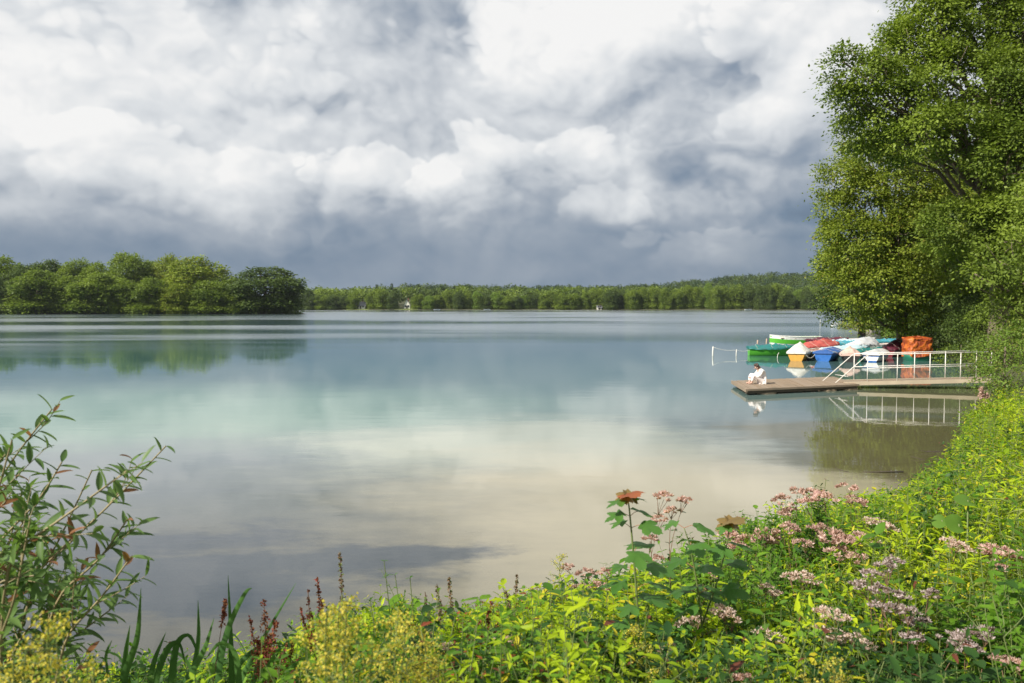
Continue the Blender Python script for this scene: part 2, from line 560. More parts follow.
body = t.mix(t.m('MULTIPLY', bed_or_reflection(-12.0, 25.0, 13.0, 7.0), 0.62), body, (0.19, 0.32, 0.24))
body = t.mix(t.m('MULTIPLY', bed_or_reflection(0.5, 18.5, 5.4, 4.6, 1.3, .5), 0.80), body, (0.38, 0.41, 0.33))  # pale sand, whitened to paint in the bright cloud reflection
body = t.mix(t.m('MULTIPLY', bed_or_reflection(3.4, 11.5, 5.2, 6.0), 0.97), body, (0.47, 0.43, 0.30))
body = t.mix(t.m('MULTIPLY', bed_or_reflection(-9.0, 16.0, 4.6, 3.6), 0.65), body, (0.13, 0.155, 0.185))
deep = t.m('MAXIMUM', t.m('MAXIMUM', bed_or_reflection(-1.7, 10.5, 1.5, 1.25, 1.2, .6), bed_or_reflection(-3.4, 9.5, 2.5, 1.3, 1.2, .6)), t.m('MAXIMUM', bed_or_reflection(-5.2, 11.6, 2.6, 1.2, 1.2, .5), bed_or_reflection(-4.4, 8.5, 2.8, .9, 1.2, .5)))
body = t.mix(t.m('MULTIPLY', deep, 0.78), body, (0.05, 0.075, 0.11))  # slate patch: deeper bed, with the dark cloud reflection put into the colour
body = t.mix(t.m('MULTIPLY', bed_or_reflection(10.5, 17.0, 4.8, 6.0, 1.15, 0.75), 0.92), body, (0.125, 0.115, 0.05))  # brown bottom, extended and darkened to paint in the trees' reflection
body = t.mix(t.m('MULTIPLY', bed_or_reflection(16.5, 26.0, 6.0, 8.0, 1.2, .7), 0.92), body, (0.115, 0.12, 0.06))  # brown bottom further out, tree reflection painted in as well
turb = t.smooth(off, 6.0, 24.0, 0.55, 1.0)
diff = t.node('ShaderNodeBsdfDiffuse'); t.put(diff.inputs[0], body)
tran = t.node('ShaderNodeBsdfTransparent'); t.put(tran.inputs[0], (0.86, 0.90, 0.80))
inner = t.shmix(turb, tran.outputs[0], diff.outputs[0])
# wind: rough water far out, streaks of calm
lw = t.m('LOGARITHM', t.m('MAXIMUM', wy, 5.0), 10.0)
sv = t.comb(t.m('MULTIPLY', wx, 0.011), t.m('MULTIPLY', lw, 9.0), 0.0)
streak = t.noise(sv, 1.0, 5, 0.55)
far = t.smooth(t.m('ADD', wy, t.m('MULTIPLY', t.m('MAXIMUM', t.m('MULTIPLY', wx, -1.0), 0.0), 0.62)), 54, 108)
rip = t.m('MULTIPLY', far, t.smooth(streak, 0.34, 0.56, 0.42, 1.0))
near_rip = t.m('MULTIPLY', t.smooth(t.noise(t.v('MULTIPLY', pos, (0.05, 0.16, 1)), 1.0, 4, 0.6), 0.45, 0.70), 0.10)
rip = t.m('MAXIMUM', rip, near_rip)
rough = t.m('ADD', 0.008, t.m('MULTIPLY', rip, 0.17))
gl = t.node('ShaderNodeBsdfGlossy'); gl.inputs[0].default_value = (1, 1, 1, 1)
t.put(gl.inputs['Roughness'], rough)
h1 = t.noise(t.v('MULTIPLY', pos, (0.55, 1.5, 1)), 1.1, 3, 0.5)
h2 = t.noise(t.v('MULTIPLY', pos, (0.8, 2.6, 1)), 4.0, 4, 0.6)
h = t.m('ADD', t.m('MULTIPLY', h1, 0.65), t.m('MULTIPLY', h2, t.m('ADD', t.m('MULTIPLY', t.smooth(t.noise(t.v('MULTIPLY', pos, (0.08, 0.22, 1)), 1.0, 3, 0.5), 0.5, 0.62), 0.16), t.m('ADD', 0.04, t.m('MULTIPLY', rip, 0.6)))))
bn = t.node('ShaderNodeBump'); bn.inputs['Distance'].default_value = 0.03
t.put(bn.inputs['Strength'], t.m('ADD', 0.10, t.m('MULTIPLY', rip, 0.6)))
t.put(bn.inputs['Height'], h)
t.l.new(bn.outputs[0], gl.inputs['Normal'])
fr = t.node('ShaderNodeFresnel'); fr.inputs[0].default_value = 1.333
t.l.new(bn.outputs[0], fr.inputs['Normal'])
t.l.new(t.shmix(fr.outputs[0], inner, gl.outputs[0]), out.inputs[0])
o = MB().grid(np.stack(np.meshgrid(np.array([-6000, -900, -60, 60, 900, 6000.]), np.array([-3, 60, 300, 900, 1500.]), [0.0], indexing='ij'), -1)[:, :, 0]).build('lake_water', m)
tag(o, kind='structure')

# ------------------------------------------------------------------ trees
BARK = paint('bark', (0.16, 0.125, 0.09), 0.9, 0.3, 5.0, bump=0.8)
BARK_DARK = paint('bark_dark', (0.075, 0.06, 0.045), 0.9, 0.3, 5.0, bump=0.8)
LM = {
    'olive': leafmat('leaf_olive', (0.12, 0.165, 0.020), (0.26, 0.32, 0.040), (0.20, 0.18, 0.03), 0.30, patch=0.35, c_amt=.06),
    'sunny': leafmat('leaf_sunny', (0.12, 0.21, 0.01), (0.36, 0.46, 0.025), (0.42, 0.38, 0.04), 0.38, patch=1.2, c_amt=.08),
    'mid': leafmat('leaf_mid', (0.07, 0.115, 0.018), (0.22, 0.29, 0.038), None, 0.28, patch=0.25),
    'bright': leafmat('leaf_bright', (0.10, 0.17, 0.025), (0.20, 0.30, 0.05), (0.22, 0.24, 0.05), 0.35, patch=0.6),
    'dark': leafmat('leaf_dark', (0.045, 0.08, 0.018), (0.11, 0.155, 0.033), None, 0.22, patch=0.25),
    'straw': leafmat('leaf_straw', (0.17, 0.19, 0.045), (0.30, 0.31, 0.09), None, 0.3, patch=0.4),
    'conifer': leafmat('needles', (0.022, 0.050, 0.022), (0.055, 0.095, 0.036), None, 0.1, patch=0.2),
    'rust': leafmat('leaf_rust', (0.13, 0.145, 0.03), (0.25, 0.23, 0.055), (0.24, 0.15, 0.05), 0.25, patch=0.2),
}


def crown_mb(rng, lobes, dens, spray_r, per, leaf, wid, tpl=T_QUAD, flat=0.5, mb=None, shell=(0.66, 1.08), gap=None):
    mb = mb or MB()
    C = np.array([l[0] for l in lobes], float); R = np.array([l[1] for l in lobes], float)
    for c, r in zip(C, R):
        n = max(4, int(dens * 4 * math.pi * r * r))
        dr = sph(rng, n)
        dr[:, 2] = np.where(rng.random(n) < .35, np.abs(dr[:, 2]), dr[:, 2])
        dr = unit(dr)
        bump = 1 + 0.14 * np.sin(dr[:, 0] * 5 + c[0]) * np.sin(dr[:, 1] * 5 + c[1]) + .1 * np.sin(dr[:, 2] * 7 + c[2])
        p = c + dr * r * (rng.uniform(*shell, n) * bump)[:, None] * np.array([1, 1, .88])
        dd = np.linalg.norm(p[:, None] - C[None], axis=2) / R[None]
        p_in = (dd < 0.62).any(1)
        keep = ~p_in
        if gap:
            q = p * gap[0]
            s_ = np.sin(q[:, 0] + 1.7 * np.sin(q[:, 1] * .8 + 2)) + np.sin(q[:, 1] * 1.1 + 1.3 * np.sin(q[:, 2] * .9)) + np.sin(q[:, 2] * 1.6 + 1.1 * np.sin(q[:, 0] * .7))
            keep &= s_ > gap[1]
        p, dr = p[keep], dr[keep]
        if not len(p): continue
        k = rng.poisson(per, len(p)) + 2
        idx = np.repeat(np.arange(len(p)), k)
        o = rng.normal(size=(len(idx), 3)) * spray_r * np.array([1, 1, flat])
        q = p[idx] + o
        q[:, 2] -= (np.linalg.norm(o[:, :2], axis=1) ** 2) * .35 / max(spray_r, .01) * .6
        nr = unit(dr[idx] * .55 + np.array([0, 0, .75]) + rng.normal(size=q.shape) * .34)
        d = unit(unit(o) * .8 + dr[idx] * .5 + rng.normal(size=q.shape) * .5 + np.array([0, 0, -.25]))
        L = leaf * rng.uniform(.7, 1.3, len(q))
        mb.leaves(tpl, q, d, nr, L, L * wid)
    return mb


def limb(mb, a, b, r0, r1, rng, sag=0.12, k=6, n=7):
    a, b = np.asarray(a, float), np.asarray(b, float)
    t_ = np.linspace(0, 1, n)[:, None]
    L = np.linalg.norm(b - a)
    p = a + (b - a) * t_
    p += np.array([0, 0, 1.0]) * (np.sin(t_ * math.pi) * L * -sag * .6)
    w_ = rng.normal(size=(n, 3)) * L * .022; w_[0] = 0; w_[-1] = 0
    p += w_
    mb.tube(p, r0 + (r1 - r0) * t_[:, 0] ** .8, k)
    return p


def round_lobes(rng, h, wdt, n=16, base=0.12):
    "lobes of a broad crown that is h tall and wdt wide, standing at the origin"
    R = wdt / 2
    zc, hz = h * (base + 1) / 2 * 1.0, h * (1 - base) / 2
    L = [((0, 0, zc), min(R, hz) * .72)]
    for i in range(n):
        d = sph(rng, 1)[0]
        d[2] = d[2] * .9 + .12
        d /= np.linalg.norm(d)
        r = rng.uniform(.26, .42) * min(R, hz)
        L.append(((d[0] * (R - r), d[1] * (R - r), zc + d[2] * (hz - r)), r))
    for i in range(5):
        a = i / 5 * 6.28 + rng.uniform(0, 1)
        r = R * .36
        L.append(((math.cos(a) * (R - r) * .85, math.sin(a) * (R - r) * .85, max(r * .8, h * base + r * .6)), r))
    return L


def tree_obj(name, label, cat, loc, lobes, rng, leafm, trunk_h, trunk_r, dens, spray, per, leaf, wid=.6, group=None, tpl=T_QUAD, bark=None, limbs=8, trunk_pts=None, flat=.5, shell=(.66, 1.08), gap=None):
    root = empty(name, loc)
    tag(root, label, cat, group)
    tb = MB()
    pts = trunk_pts or [(0, 0, -.5), (0.02 * trunk_h, 0, trunk_h * .3), (-.01 * trunk_h, .02 * trunk_h, trunk_h * .65), (0, 0, trunk_h)]
    pts = np.array(pts, float)
    tt = np.linspace(0, 1, len(pts)); fine = np.linspace(0, 1, 12)
    tp = np.stack([np.interp(fine, tt, pts[:, i]) for i in range(3)], -1)
    tb.tube(tp, trunk_r * (1.25 - fine * .8 + .5 * np.exp(-fine * 12)), 9)
    order = rng.permutation(len(lobes))[:limbs]
    for i in order:
        c = np.array(lobes[i][0]); r = lobes[i][1]
        s = np.clip((c[2] - r - tp[0, 2]) / (tp[-1, 2] - tp[0, 2]) * .75, .2, .92)
        a = np.array([np.interp(s, fine, tp[:, j]) for j in range(3)])
        p = limb(tb, a, c, trunk_r * .42, trunk_r * .10, rng)
        for _ in range(4):
            j = rng.integers(3, 7)
            e = c + sph(rng, 1)[0] * r * .95
            limb(tb, p[j], e, trunk_r * .12, trunk_r * .03, rng, 0.05, 4, 5)
    tb.build('trunk', bark or BARK, root)
    crown_mb(rng, lobes, dens, spray, per, leaf, wid, tpl, flat, shell=shell, gap=gap).build('crown', leafm, root)
    return root


# --- the wooded point on the left: every tree is its own
rngp = np.random.default_rng(11)
PROTO = {}


def proto(kind, wh):
    "a crown and trunk for a tree 10 m tall; shared by copies"
    key = (kind, wh)
    if key in PROTO: return PROTO[key]
    rng = np.random.default_rng(abs(hash(key)) % 1000 if False else sum(map(ord, kind)) * 7 + wh)
    if kind == 'conifer':
        cm = MB(); tb = MB().tube([(0, 0, -.3), (0, 0, 9.6)], [.16, .03], 6)
        for z in np.linspace(1.6, 9.7, 26):
            r = (10.1 - z) * .24
            k = int(10 + r * 26)
            a = rng.uniform(0, 6.28, k); rr = r * rng.uniform(.25, 1.05, k)
            p = np.stack([np.cos(a) * rr, np.sin(a) * rr, z - rr * .25 + rng.normal(size=k) * .1], -1)
            cm.leaves(T_QUAD, p, np.stack([np.cos(a), np.sin(a), -.3 + 0 * a], -1), np.tile([0, 0, 1.], (k, 1)) + rng.normal(size=(k, 3)) * .3, .7, .4)
    else:
        lobes = round_lobes(rng, 10, 9 + wh * .5, 22, .0)
        for i in range(9):
            a = i / 9 * 6.28 + rng.uniform(0, .5)
            lobes.append(((math.cos(a) * 3.0, math.sin(a) * 3.0, rng.uniform(.9, 1.6)), rng.uniform(1.3, 1.7)))
        cm = crown_mb(rng, lobes, 3.6, .28, 3.8, .36, .72)
        tb = MB().tube([(0, 0, -.3), (.1, 0, 2.5), (0, .1, 6)], [.34, .26, .12], 7)
        for i in range(6):
            limb(tb, (0, 0, 2.0 + i * .5), lobes[i + 1][0], .14, .04, rng, .1, 5, 5)
    tm = tb.build('trunk', BARK_DARK); cmo = cm.build('crown', LM['mid'])
    me_t, me_c = tm.data, cmo.data
    bpy.data.objects.remove(tm); bpy.data.objects.remove(cmo)
    PROTO[key] = (me_t, me_c)
    return PROTO[key]


VARM = {}


def placed_tree(name, label, px, top, wpx, Y, kind='round', leaf='mid', group=None, var=0, sink=0.0, rot=None, x=None, h=None, wd=None):
    me_t, me_c = proto(kind, var)
    xx = X(px, Y) if x is None else x
    z0 = max(gz(xx, Y), 0.1)
    if h is None: h = P(px, top, Y).z - z0
    if wd is None: wd = wpx / F_PX * Y
    root = empty(name, (xx, Y, z0), rngp.uniform(0, 6.28) if rot is None else rot)
    tag(root, label, 'tree', group)
    s = h / 10.0
    sx = wd / (9 + var * .5) if kind == 'round' else s * 1.0
    key = (me_c.name, leaf)
    if key not in VARM:
        mm = me_c.copy(); mm.materials.clear(); mm.materials.append(LM[leaf]); VARM[key] = mm
    for nm, me in (('trunk', me_t), ('crown', VARM[key])):
        o = bpy.data.objects.new(nm, me); COL.objects.link(o); o.parent = root; o.scale = (sx, sx, s)
    return root


POINT = [
    (5, 256, 44, 302, 'mid', 'tall green tree at the far left end of the wooded point'),
    (32, 262, 36, 296, 'dark', 'dark tree behind the leftmost bright tree of the wooded point'),
    (54, 259, 32, 312, 'dark', 'dark flat-topped tree in the back row left on the point'),
    (79, 258, 32, 314, 'mid', 'rounded tree in the back row left on the point'),
    (100, 262, 30, 308, 'mid', 'mid green tree left of the tallest round crown on the point'),
    (130, 251, 38, 306, 'mid', 'tallest green tree with a rounded crown mid-way along the point'),
    (150, 260, 28, 314, 'mid', 'green tree in the dip between two tall round crowns'),
    (168, 253, 26, 310, 'olive', 'narrow olive-topped tree left of the broad double crown'),
    (198, 256, 52, 300, 'olive', 'broad brown-topped oak on the point left of the gap in the treeline'),
    (230, 277, 40, 297, 'mid', 'low green tree in the dip beside the big dome at the tip'),
    (266, 266, 62, 292, 'dark', 'great dark dome-shaped tree at the right-hand tip of the wooded point'),
    (10, 274, 34, 288.5, 'dark', 'dark lower tree by the water at the left picture edge'),
    (38, 269, 48, 288, 'mid', 'bright green round tree by the water left on the point'),
    (70, 275, 34, 289, 'mid', 'mid green tree by the water between two brighter round ones'),
    (98, 272, 48, 288.5, 'mid', 'broad green tree by the water near the middle of the point'),
    (126, 277, 34, 289, 'mid', 'small round green tree under the tallest crown by the water'),
    (150, 277, 36, 288, 'mid', 'light green tree by the water right of the small round one'),
    (180, 281, 32, 288.5, 'olive', 'yellowish waterside tree below the broad brown-topped oak'),
    (212, 280, 38, 289, 'mid', 'green waterside tree just left of the dip in the treeline'),
    (240, 285, 28, 288.5, 'mid', 'lowest waterside tree tucked against the big dome'),
]
for i, (px, top, wpx, Y, lf, lab) in enumerate(POINT):
    placed_tree('broadleaf_tree', lab, px, top, wpx * 1.28, Y, 'round', lf, 'trees of the wooded point on the left', i % 4)
# low bushes along the point's waterline
mb = MB(); rng = np.random.default_rng(5)
lob = []
for px in np.arange(-12, 300, 3.2):
    Y = 286.5 + rng.uniform(-.5, 1.5)
    lob.append(((X(px, Y), Y, rng.uniform(.3, 1.6)), rng.uniform(1.1, 2.3)))
crown_mb(rng, lob, 2.2, .3, 3, .42, .7, mb=mb)
tag(mb.build('undergrowth', LM['dark']), 'dark bushes hanging over the waterline of the wooded point', 'bushes', kind='stuff')

# --- the far shore
rng = np.random.default_rng(21)
FAR_G = 'trees along the far shore'
sky_prof = [(290, 285), (330, 286), (380, 284), (402, 284), (430, 287), (500, 288), (560, 285), (620, 282), (700, 280), (760, 279), (830, 282), (900, 280), (960, 280)]
px = 288.0
k = 0
MARKS = [(0, 'the wooded point'), (361, 'the low pale house'), (407, 'the white gabled house'), (437, 'the first tiny boat'), (487, 'the second tiny boat'), (599, 'the white boathouse'), (748, 'the boat under the hill')]
ORD = 'first second third fourth fifth sixth seventh eighth ninth tenth eleventh twelfth thirteenth fourteenth fifteenth sixteenth seventeenth eighteenth nineteenth twentieth'.split()
cnt = {}
while px < 845:
    pt = np.interp(px, *zip(*sky_prof)) + rng.uniform(-2.5, 5) + 5
    wpx = rng.uniform(12, 19)
    lf = rng.choice(['mid', 'dark', 'dark', 'mid', 'bright', 'mid', 'dark', 'mid'])
    if 375 < px < 395 or px < 345: lf = 'dark' if k % 3 else 'mid'
    clear = abs(px - 361) < 8 or abs(px - 407) < 8
    if not clear:
        word = {'mid': 'mid green', 'olive': 'olive', 'dark': 'dark green', 'bright': 'bright green', 'rust': 'brownish'}[lf]
        mark = [q for q in MARKS if q[0] < px][-1]
        cnt[mark] = cnt.get(mark, 0) + 1
        placed_tree('broadleaf_tree', f'{word} tree, {ORD[cnt[mark] - 1]} in the shore row right of {mark[1]}', px, pt, wpx, 531 + rng.uniform(0, 8), 'round', lf, FAR_G, k % 4)
    px += wpx * .62
    k += 1
for px, top, lab in [(392, 283, 'pointed conifer above the far shore left of the white gabled house'), (418, 283.5, 'tall conifer right behind the white gabled house'),
                     (434, 285, 'dark pointed conifer on the far skyline, leftmost of a close pair'), (443, 285, 'dark pointed conifer on the far skyline, rightmost of a close pair'),
                     (377, 284, 'slim dark conifer on the far skyline between the two houses'), (454, 286.5, 'short conifer on the far skyline beside the close pair')]:
    placed_tree('conifer_tree', lab, px, top, 9, 560, 'conifer', 'conifer', 'conifers on the far shore skyline', 0)

# woods behind the front row and up the hill: one far-off mass
def far_wood(name, label, n, region, hh, mats, seed):
    rng = np.random.default_rng(seed)
    for mi, lf in enumerate(mats):
        lob = []
        cnt = 0
        while cnt < n:
            x_, y_ = region(rng)
            pxx = 512 + x_ / y_ * F_PX
            if not (270 < pxx < 980): continue
            z_ = gz(x_, y_); h_ = hh * rng.uniform(.8, 1.2)
            r_ = rng.uniform(3.6, 5.4)
            lob.append(((x_, y_, z_ + h_ - r_), r_)); cnt += 1
            for _ in range(3):
                d = sph(rng, 1)[0] * r_ * .75
                lob.append(((x_ + d[0], y_ + d[1], z_ + h_ - r_ + abs(d[2]) - 1), r_ * .5))
        mb = crown_mb(rng, lob, .16, .7, 2.2, 1.25, .8)
        tag(mb.build(name, LM[lf]), label, 'woods', kind='stuff')


far_wood('far_woods', 'green woods standing close behind the far shore trees', 220, lambda r: (r.uniform(-190, 330), r.uniform(540, 620)), 12, ['dark', 'mid'], 31)
far_wood('hill_woods', 'dark woods covering the low hill beyond the lake', 420, lambda r: (r.uniform(-120, 560), r.uniform(640, 980)), 12, ['dark', 'conifer'], 32)

# --- houses on the far shore
WALLW = paint('white_render', (0.74, 0.72, 0.66), 0.8, 0.05)
ROOFR = paint('roof_tiles', (0.20, 0.09, 0.06), 0.8, 0.2, 2.0)
ROOFG = paint('roof_grey', (0.16, 0.16, 0.17), 0.8, 0.2, 2.0)
GLASSD = paint('dark_glass', (0.03, 0.04, 0.05), 0.15, 0.05)


def house(px, Y, wd, dp, wh, rh, label, gable_front, roofm):
    x = X(px, Y); z = gz(x, Y)
    root = empty('house', (x, Y, z), 0.12)
    tag(root, label, 'house', 'houses on the far shore')
    w2, d2 = wd / 2, dp / 2
    b = MB()
    if gable_front:
        v = [(-w2, -d2, -1), (w2, -d2, -1), (w2, -d2, wh), (0, -d2, wh + rh), (-w2, -d2, wh)]
    else:
        v = [(-d2, -w2, -1), (d2, -w2, -1), (d2, -w2, wh), (0, -w2, wh + rh), (-d2, -w2, wh)]
    v = np.array(v); v2 = v + np.array([0, 2 * (d2 if gable_front else w2), 0])
    V = np.concatenate([v, v2])
    if not gable_front:
        V = np.stack([V[:, 1], -V[:, 0], V[:, 2]], -1)
    b.add(V, [(0, 1, 2, 3, 4), (9, 8, 7, 6, 5)], [(1, 0, 5, 6), (2, 1, 6, 7), (4, 9, 5, 0)])
    b.build('wall', WALLW, root, smooth=False)
    r = MB(); e, tk = .5, .18
    hw = w2 if gable_front else d2; hl = d2 if gable_front else w2
    for sgn in (-1, 1):
        sl = rh / hw
        q = [(0, -hl - e, wh + rh + .1), (0, hl + e, wh + rh + .1), (sgn * (hw + e), hl + e, wh - e * sl + .1), (sgn * (hw + e), -hl - e, wh - e * sl + .1)]
        q = np.array(q); Q = np.concatenate([q, q + np.array([0, 0, tk])])
        if not gable_front: Q = np.stack([Q[:, 1], -Q[:, 0], Q[:, 2]], -1)
        r.add(Q, [(0, 1, 2, 3), (7, 6, 5, 4), (0, 4, 5, 1), (1, 5, 6, 2), (2, 6, 7, 3), (3, 7, 4, 0)])
    ro = r.build('roof', roofm, root, smooth=False)
    MB().box((w2 * .3, .2, wh + rh * .5), (w2 * .3 + .7, .9, wh + rh + 1.0)).build('chimney', ROOFR, ro, smooth=False)
    front = -d2 - .03
    for wx_ in (-w2 * .55, w2 * .55):
        f = MB().box((wx_ - .5, front - .03, 1.0), (wx_ + .5, front + .02, 2.3)).build('window', GLASSD, root, smooth=False)
    MB().box((-.5, front - .03, 0), (.5, front + .02, 2.1)).build('door', BARK_DARK, root, smooth=False)


house(361, 536, 6, 6, 2.0, 2.4, 'pale house with a low roof half hidden by far shore trees, leftmost house', False, ROOFG)
house(407, 536, 4.0, 5, 2.4, 3.8, 'white house with a steep gable facing the lake on the far shore', True, ROOFG)
house(599, 531, 2.8, 3.0, 1.3, 1.0, 'tiny white boathouse at the waterline of the far shore', False, ROOFG)
lawn = MB()
for px0, px1 in ((346, 368), (394, 418)):
    xs = np.linspace(X(px0, 528), X(px1, 528), 8); ys = np.linspace(527.5, 534, 4)
    A, Bq = np.meshgrid(xs, ys, indexing='ij')
    lawn.grid(np.stack([A, Bq, ground_z(A, Bq) + .15], -1))
tag(lawn.build('lawn', paint('lawn_green', (0.20, 0.25, 0.06), 0.9, 0.15, 0.5)), 'sunlit lawns in front of the far houses', 'lawn', kind='structure')

# ------------------------------------------------------------------ the big trees of the right bank


def lobes_from(lst, root):
    out = []
    for px, py, Y, r in lst:
        p = P(px, py, Y) - Vector(root)
        out.append(((p.x, p.y, p.z), r))
    return out


def px_tree(name, label, cat, root_px, Y, lst, leafm, trunk_h, trunk_r, seed, dens, spray, per, leaf, wid=.55, limbs=20, lean=(0, 0), **kw):
    x = X(root_px, Y); r0 = (x, Y, gz(x, Y))
    rng = np.random.default_rng(seed)
    lb = lobes_from(lst, r0)
    tp = [(0, 0, -.6), (lean[0] * .2, lean[1] * .2, trunk_h * .3), (lean[0] * .55, lean[1] * .55, trunk_h * .62), (lean[0], lean[1], trunk_h)]
    return tree_obj(name, label, cat, r0, lb, rng, leafm, trunk_h, trunk_r, dens, spray, per, leaf, wid, trunk_pts=tp, limbs=limbs, **kw)


px_tree('broadleaf_tree', 'huge spreading tree at the right edge whose crown leaves the top of the picture', 'tree', 1000, 41,
        [(922, 2, 40, 1.2), (896, 42, 40, 1.0), (868, 72, 39, 1.2), (843, 62, 39, .75), (834, 82, 39.5, .6), (852, 100, 40, 1.1), (868, 128, 41, 1.4), (905, 55, 40, 1.7), (940, 28, 40, 2.1),
         (985, 15, 41, 2.5), (1025, 40, 40, 2.5), (903, 98, 39, 1.7), (945, 82, 39, 2.0), (992, 88, 38.5, 2.2), (1035, 110, 38, 2.4), (950, -36, 41, 2.0),
         (980, -70, 41, 3), (1045, -45, 41, 3), (1000, -140, 42, 3), (925, 130, 38, 1.5), (965, 128, 38, 1.7), (1010, 155, 37, 1.8), (1015, 215, 38, 1.9),
         (955, 225, 39, 1.5), (1050, 230, 38, 2.5), (1060, 20, 41, 3), (895, 140, 41, 1.5), (985, 250, 40, 1.8), (1080, 120, 40, 3)],
        LM['mid'], 14.5, .42, 41, 7.6, .27, 26, .165, .62, 27, (-1.5, -1.5), flat=.38, gap=(2.2, -.7))
px_tree('broadleaf_tree', 'olive-leaved tree leaning over the moored boats in front of the far hill', 'tree', 905, 52,
        [(843, 178, 50, 1.6), (868, 152, 51, 1.7), (836, 206, 50, 1.1), (868, 200, 50, 2), (900, 180, 50, 2.2), (856, 238, 49, 2.0), (898, 235, 49, 2.3), (848, 283, 50, 1.5),
         (833, 262, 52, 1.0), (882, 282, 49, 2.1), (922, 268, 50, 2.3), (932, 215, 50, 2.2), (866, 312, 51, 1.2), (910, 312, 51, 1.6), (955, 262, 48, 2.0), (846, 226, 50, 1.4),
         (826, 232, 50.5, .5), (940, 180, 52, 2.2), (900, 150, 52, 1.8)],
        LM['olive'], 11.5, .32, 42, 5.6, .28, 26, .175, .6, 17, (-2.0, -1.0), flat=.38, gap=(2.4, -.85))
px_tree('broadleaf_tree', 'dark green tree behind the olive one where the bank meets the open lake', 'tree', 862, 88,
        [(829, 262, 87, 1.4), (836, 285, 86, 1.9), (846, 305, 85, 2.1), (842, 255, 89, 1.9), (862, 298, 84, 2.5), (866, 268, 88, 3), (834, 312, 86, 1.3), (885, 290, 86, 3), (890, 255, 88, 3.2), (826, 300, 87, 1.0)],
        LM['dark'], 9, .3, 43, 3.4, .4, 12, .26, .65, 9)
px_tree('broadleaf_tree', 'green tree reaching in from the right edge above the green bush', 'tree', 1090, 30,
        [(1000, 262, 28, .8), (1022, 282, 28, 1.0), (975, 274, 27.6, .42), (1016, 240, 29, .8), (1040, 300, 28, 1.3), (1085, 200, 30, 2.2), (1040, 190, 29, .8), (1130, 110, 31, 3), (1050, 250, 29, 1.4), (1010, 306, 28.5, .7)],
        LM['mid'], 9, .26, 44, 8, .2, 18, .125, .65, 10, (-1.2, 0), flat=.38, gap=(3.4, -.8))
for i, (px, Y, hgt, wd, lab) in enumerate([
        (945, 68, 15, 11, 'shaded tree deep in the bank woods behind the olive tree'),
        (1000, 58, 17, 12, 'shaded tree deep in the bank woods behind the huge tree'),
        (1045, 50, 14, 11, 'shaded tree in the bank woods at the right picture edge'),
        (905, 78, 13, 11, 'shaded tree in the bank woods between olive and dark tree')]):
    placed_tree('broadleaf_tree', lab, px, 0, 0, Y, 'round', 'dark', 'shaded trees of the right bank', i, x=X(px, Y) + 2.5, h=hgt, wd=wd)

# shrubs of the right bank
SHR = [
    (849, 325, 110, 1.0, 'straw', 'small yellowish bush on the far tip of the right bank'),
    (872, 326, 98, 1.7, 'straw', 'pale straw-coloured bush on the bank above the fallen trunk'),
    (893, 322, 84, 1.9, 'mid', 'green bush on the bank beside the pale straw-coloured one'),
    (908, 330, 72, 1.5, 'bright', 'sunlit sloping bush behind the maroon covered boat'),
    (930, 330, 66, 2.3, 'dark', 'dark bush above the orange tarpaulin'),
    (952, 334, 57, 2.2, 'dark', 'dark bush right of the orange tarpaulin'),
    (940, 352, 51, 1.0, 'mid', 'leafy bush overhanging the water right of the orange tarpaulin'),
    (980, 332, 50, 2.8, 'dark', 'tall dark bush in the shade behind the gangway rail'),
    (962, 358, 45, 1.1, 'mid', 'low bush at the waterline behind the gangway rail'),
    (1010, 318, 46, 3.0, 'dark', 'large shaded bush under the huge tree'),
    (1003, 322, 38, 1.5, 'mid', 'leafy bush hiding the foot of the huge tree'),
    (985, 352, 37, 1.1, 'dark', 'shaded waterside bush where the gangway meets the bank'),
]
for px, py, Y, r, lf, lab in SHR:
    rng = np.random.default_rng(int(px))
    x = X(px, Y); z0 = gz(x, Y); c = P(px, py, Y)
    lb = [((0, 0, c.z - z0), r)] + [((d[0] * r * .9, d[1] * r * .6, max(.3 * r, c.z - z0 + d[2] * r * .6 - .2 * r)), r * rng.uniform(.35, .6)) for d in sph(rng, 9)]
    lb += [((q * r * .8, -r * .3, .4 * r), r * .5) for q in (-1, -.3, .4, 1)]
    sz = .0022 * Y + .02
    tree_obj('shrub', lab, 'bush', (x, Y, z0), lb, rng, LM[lf], max(1.0, c.z - z0), .06, min(6, 260 / Y), .2, 8, sz, .6, 'bushes along the right bank', limbs=6)
px_tree('shrub', 'bright green bush at the shore end of the gangway rail', 'bush', 1006, 26.6,
        [(1000, 362, 27, .85), (984, 356, 27, .5), (1012, 345, 27.5, .85), (1004, 384, 26, .7), (1030, 368, 27, 1.2), (986, 376, 26.5, .5), (1024, 332, 27.5, .6), (1040, 345, 27, 1.2)],
        LM['bright'], 1.6, .05, 45, 12, .13, 8, .085, .62, 8)

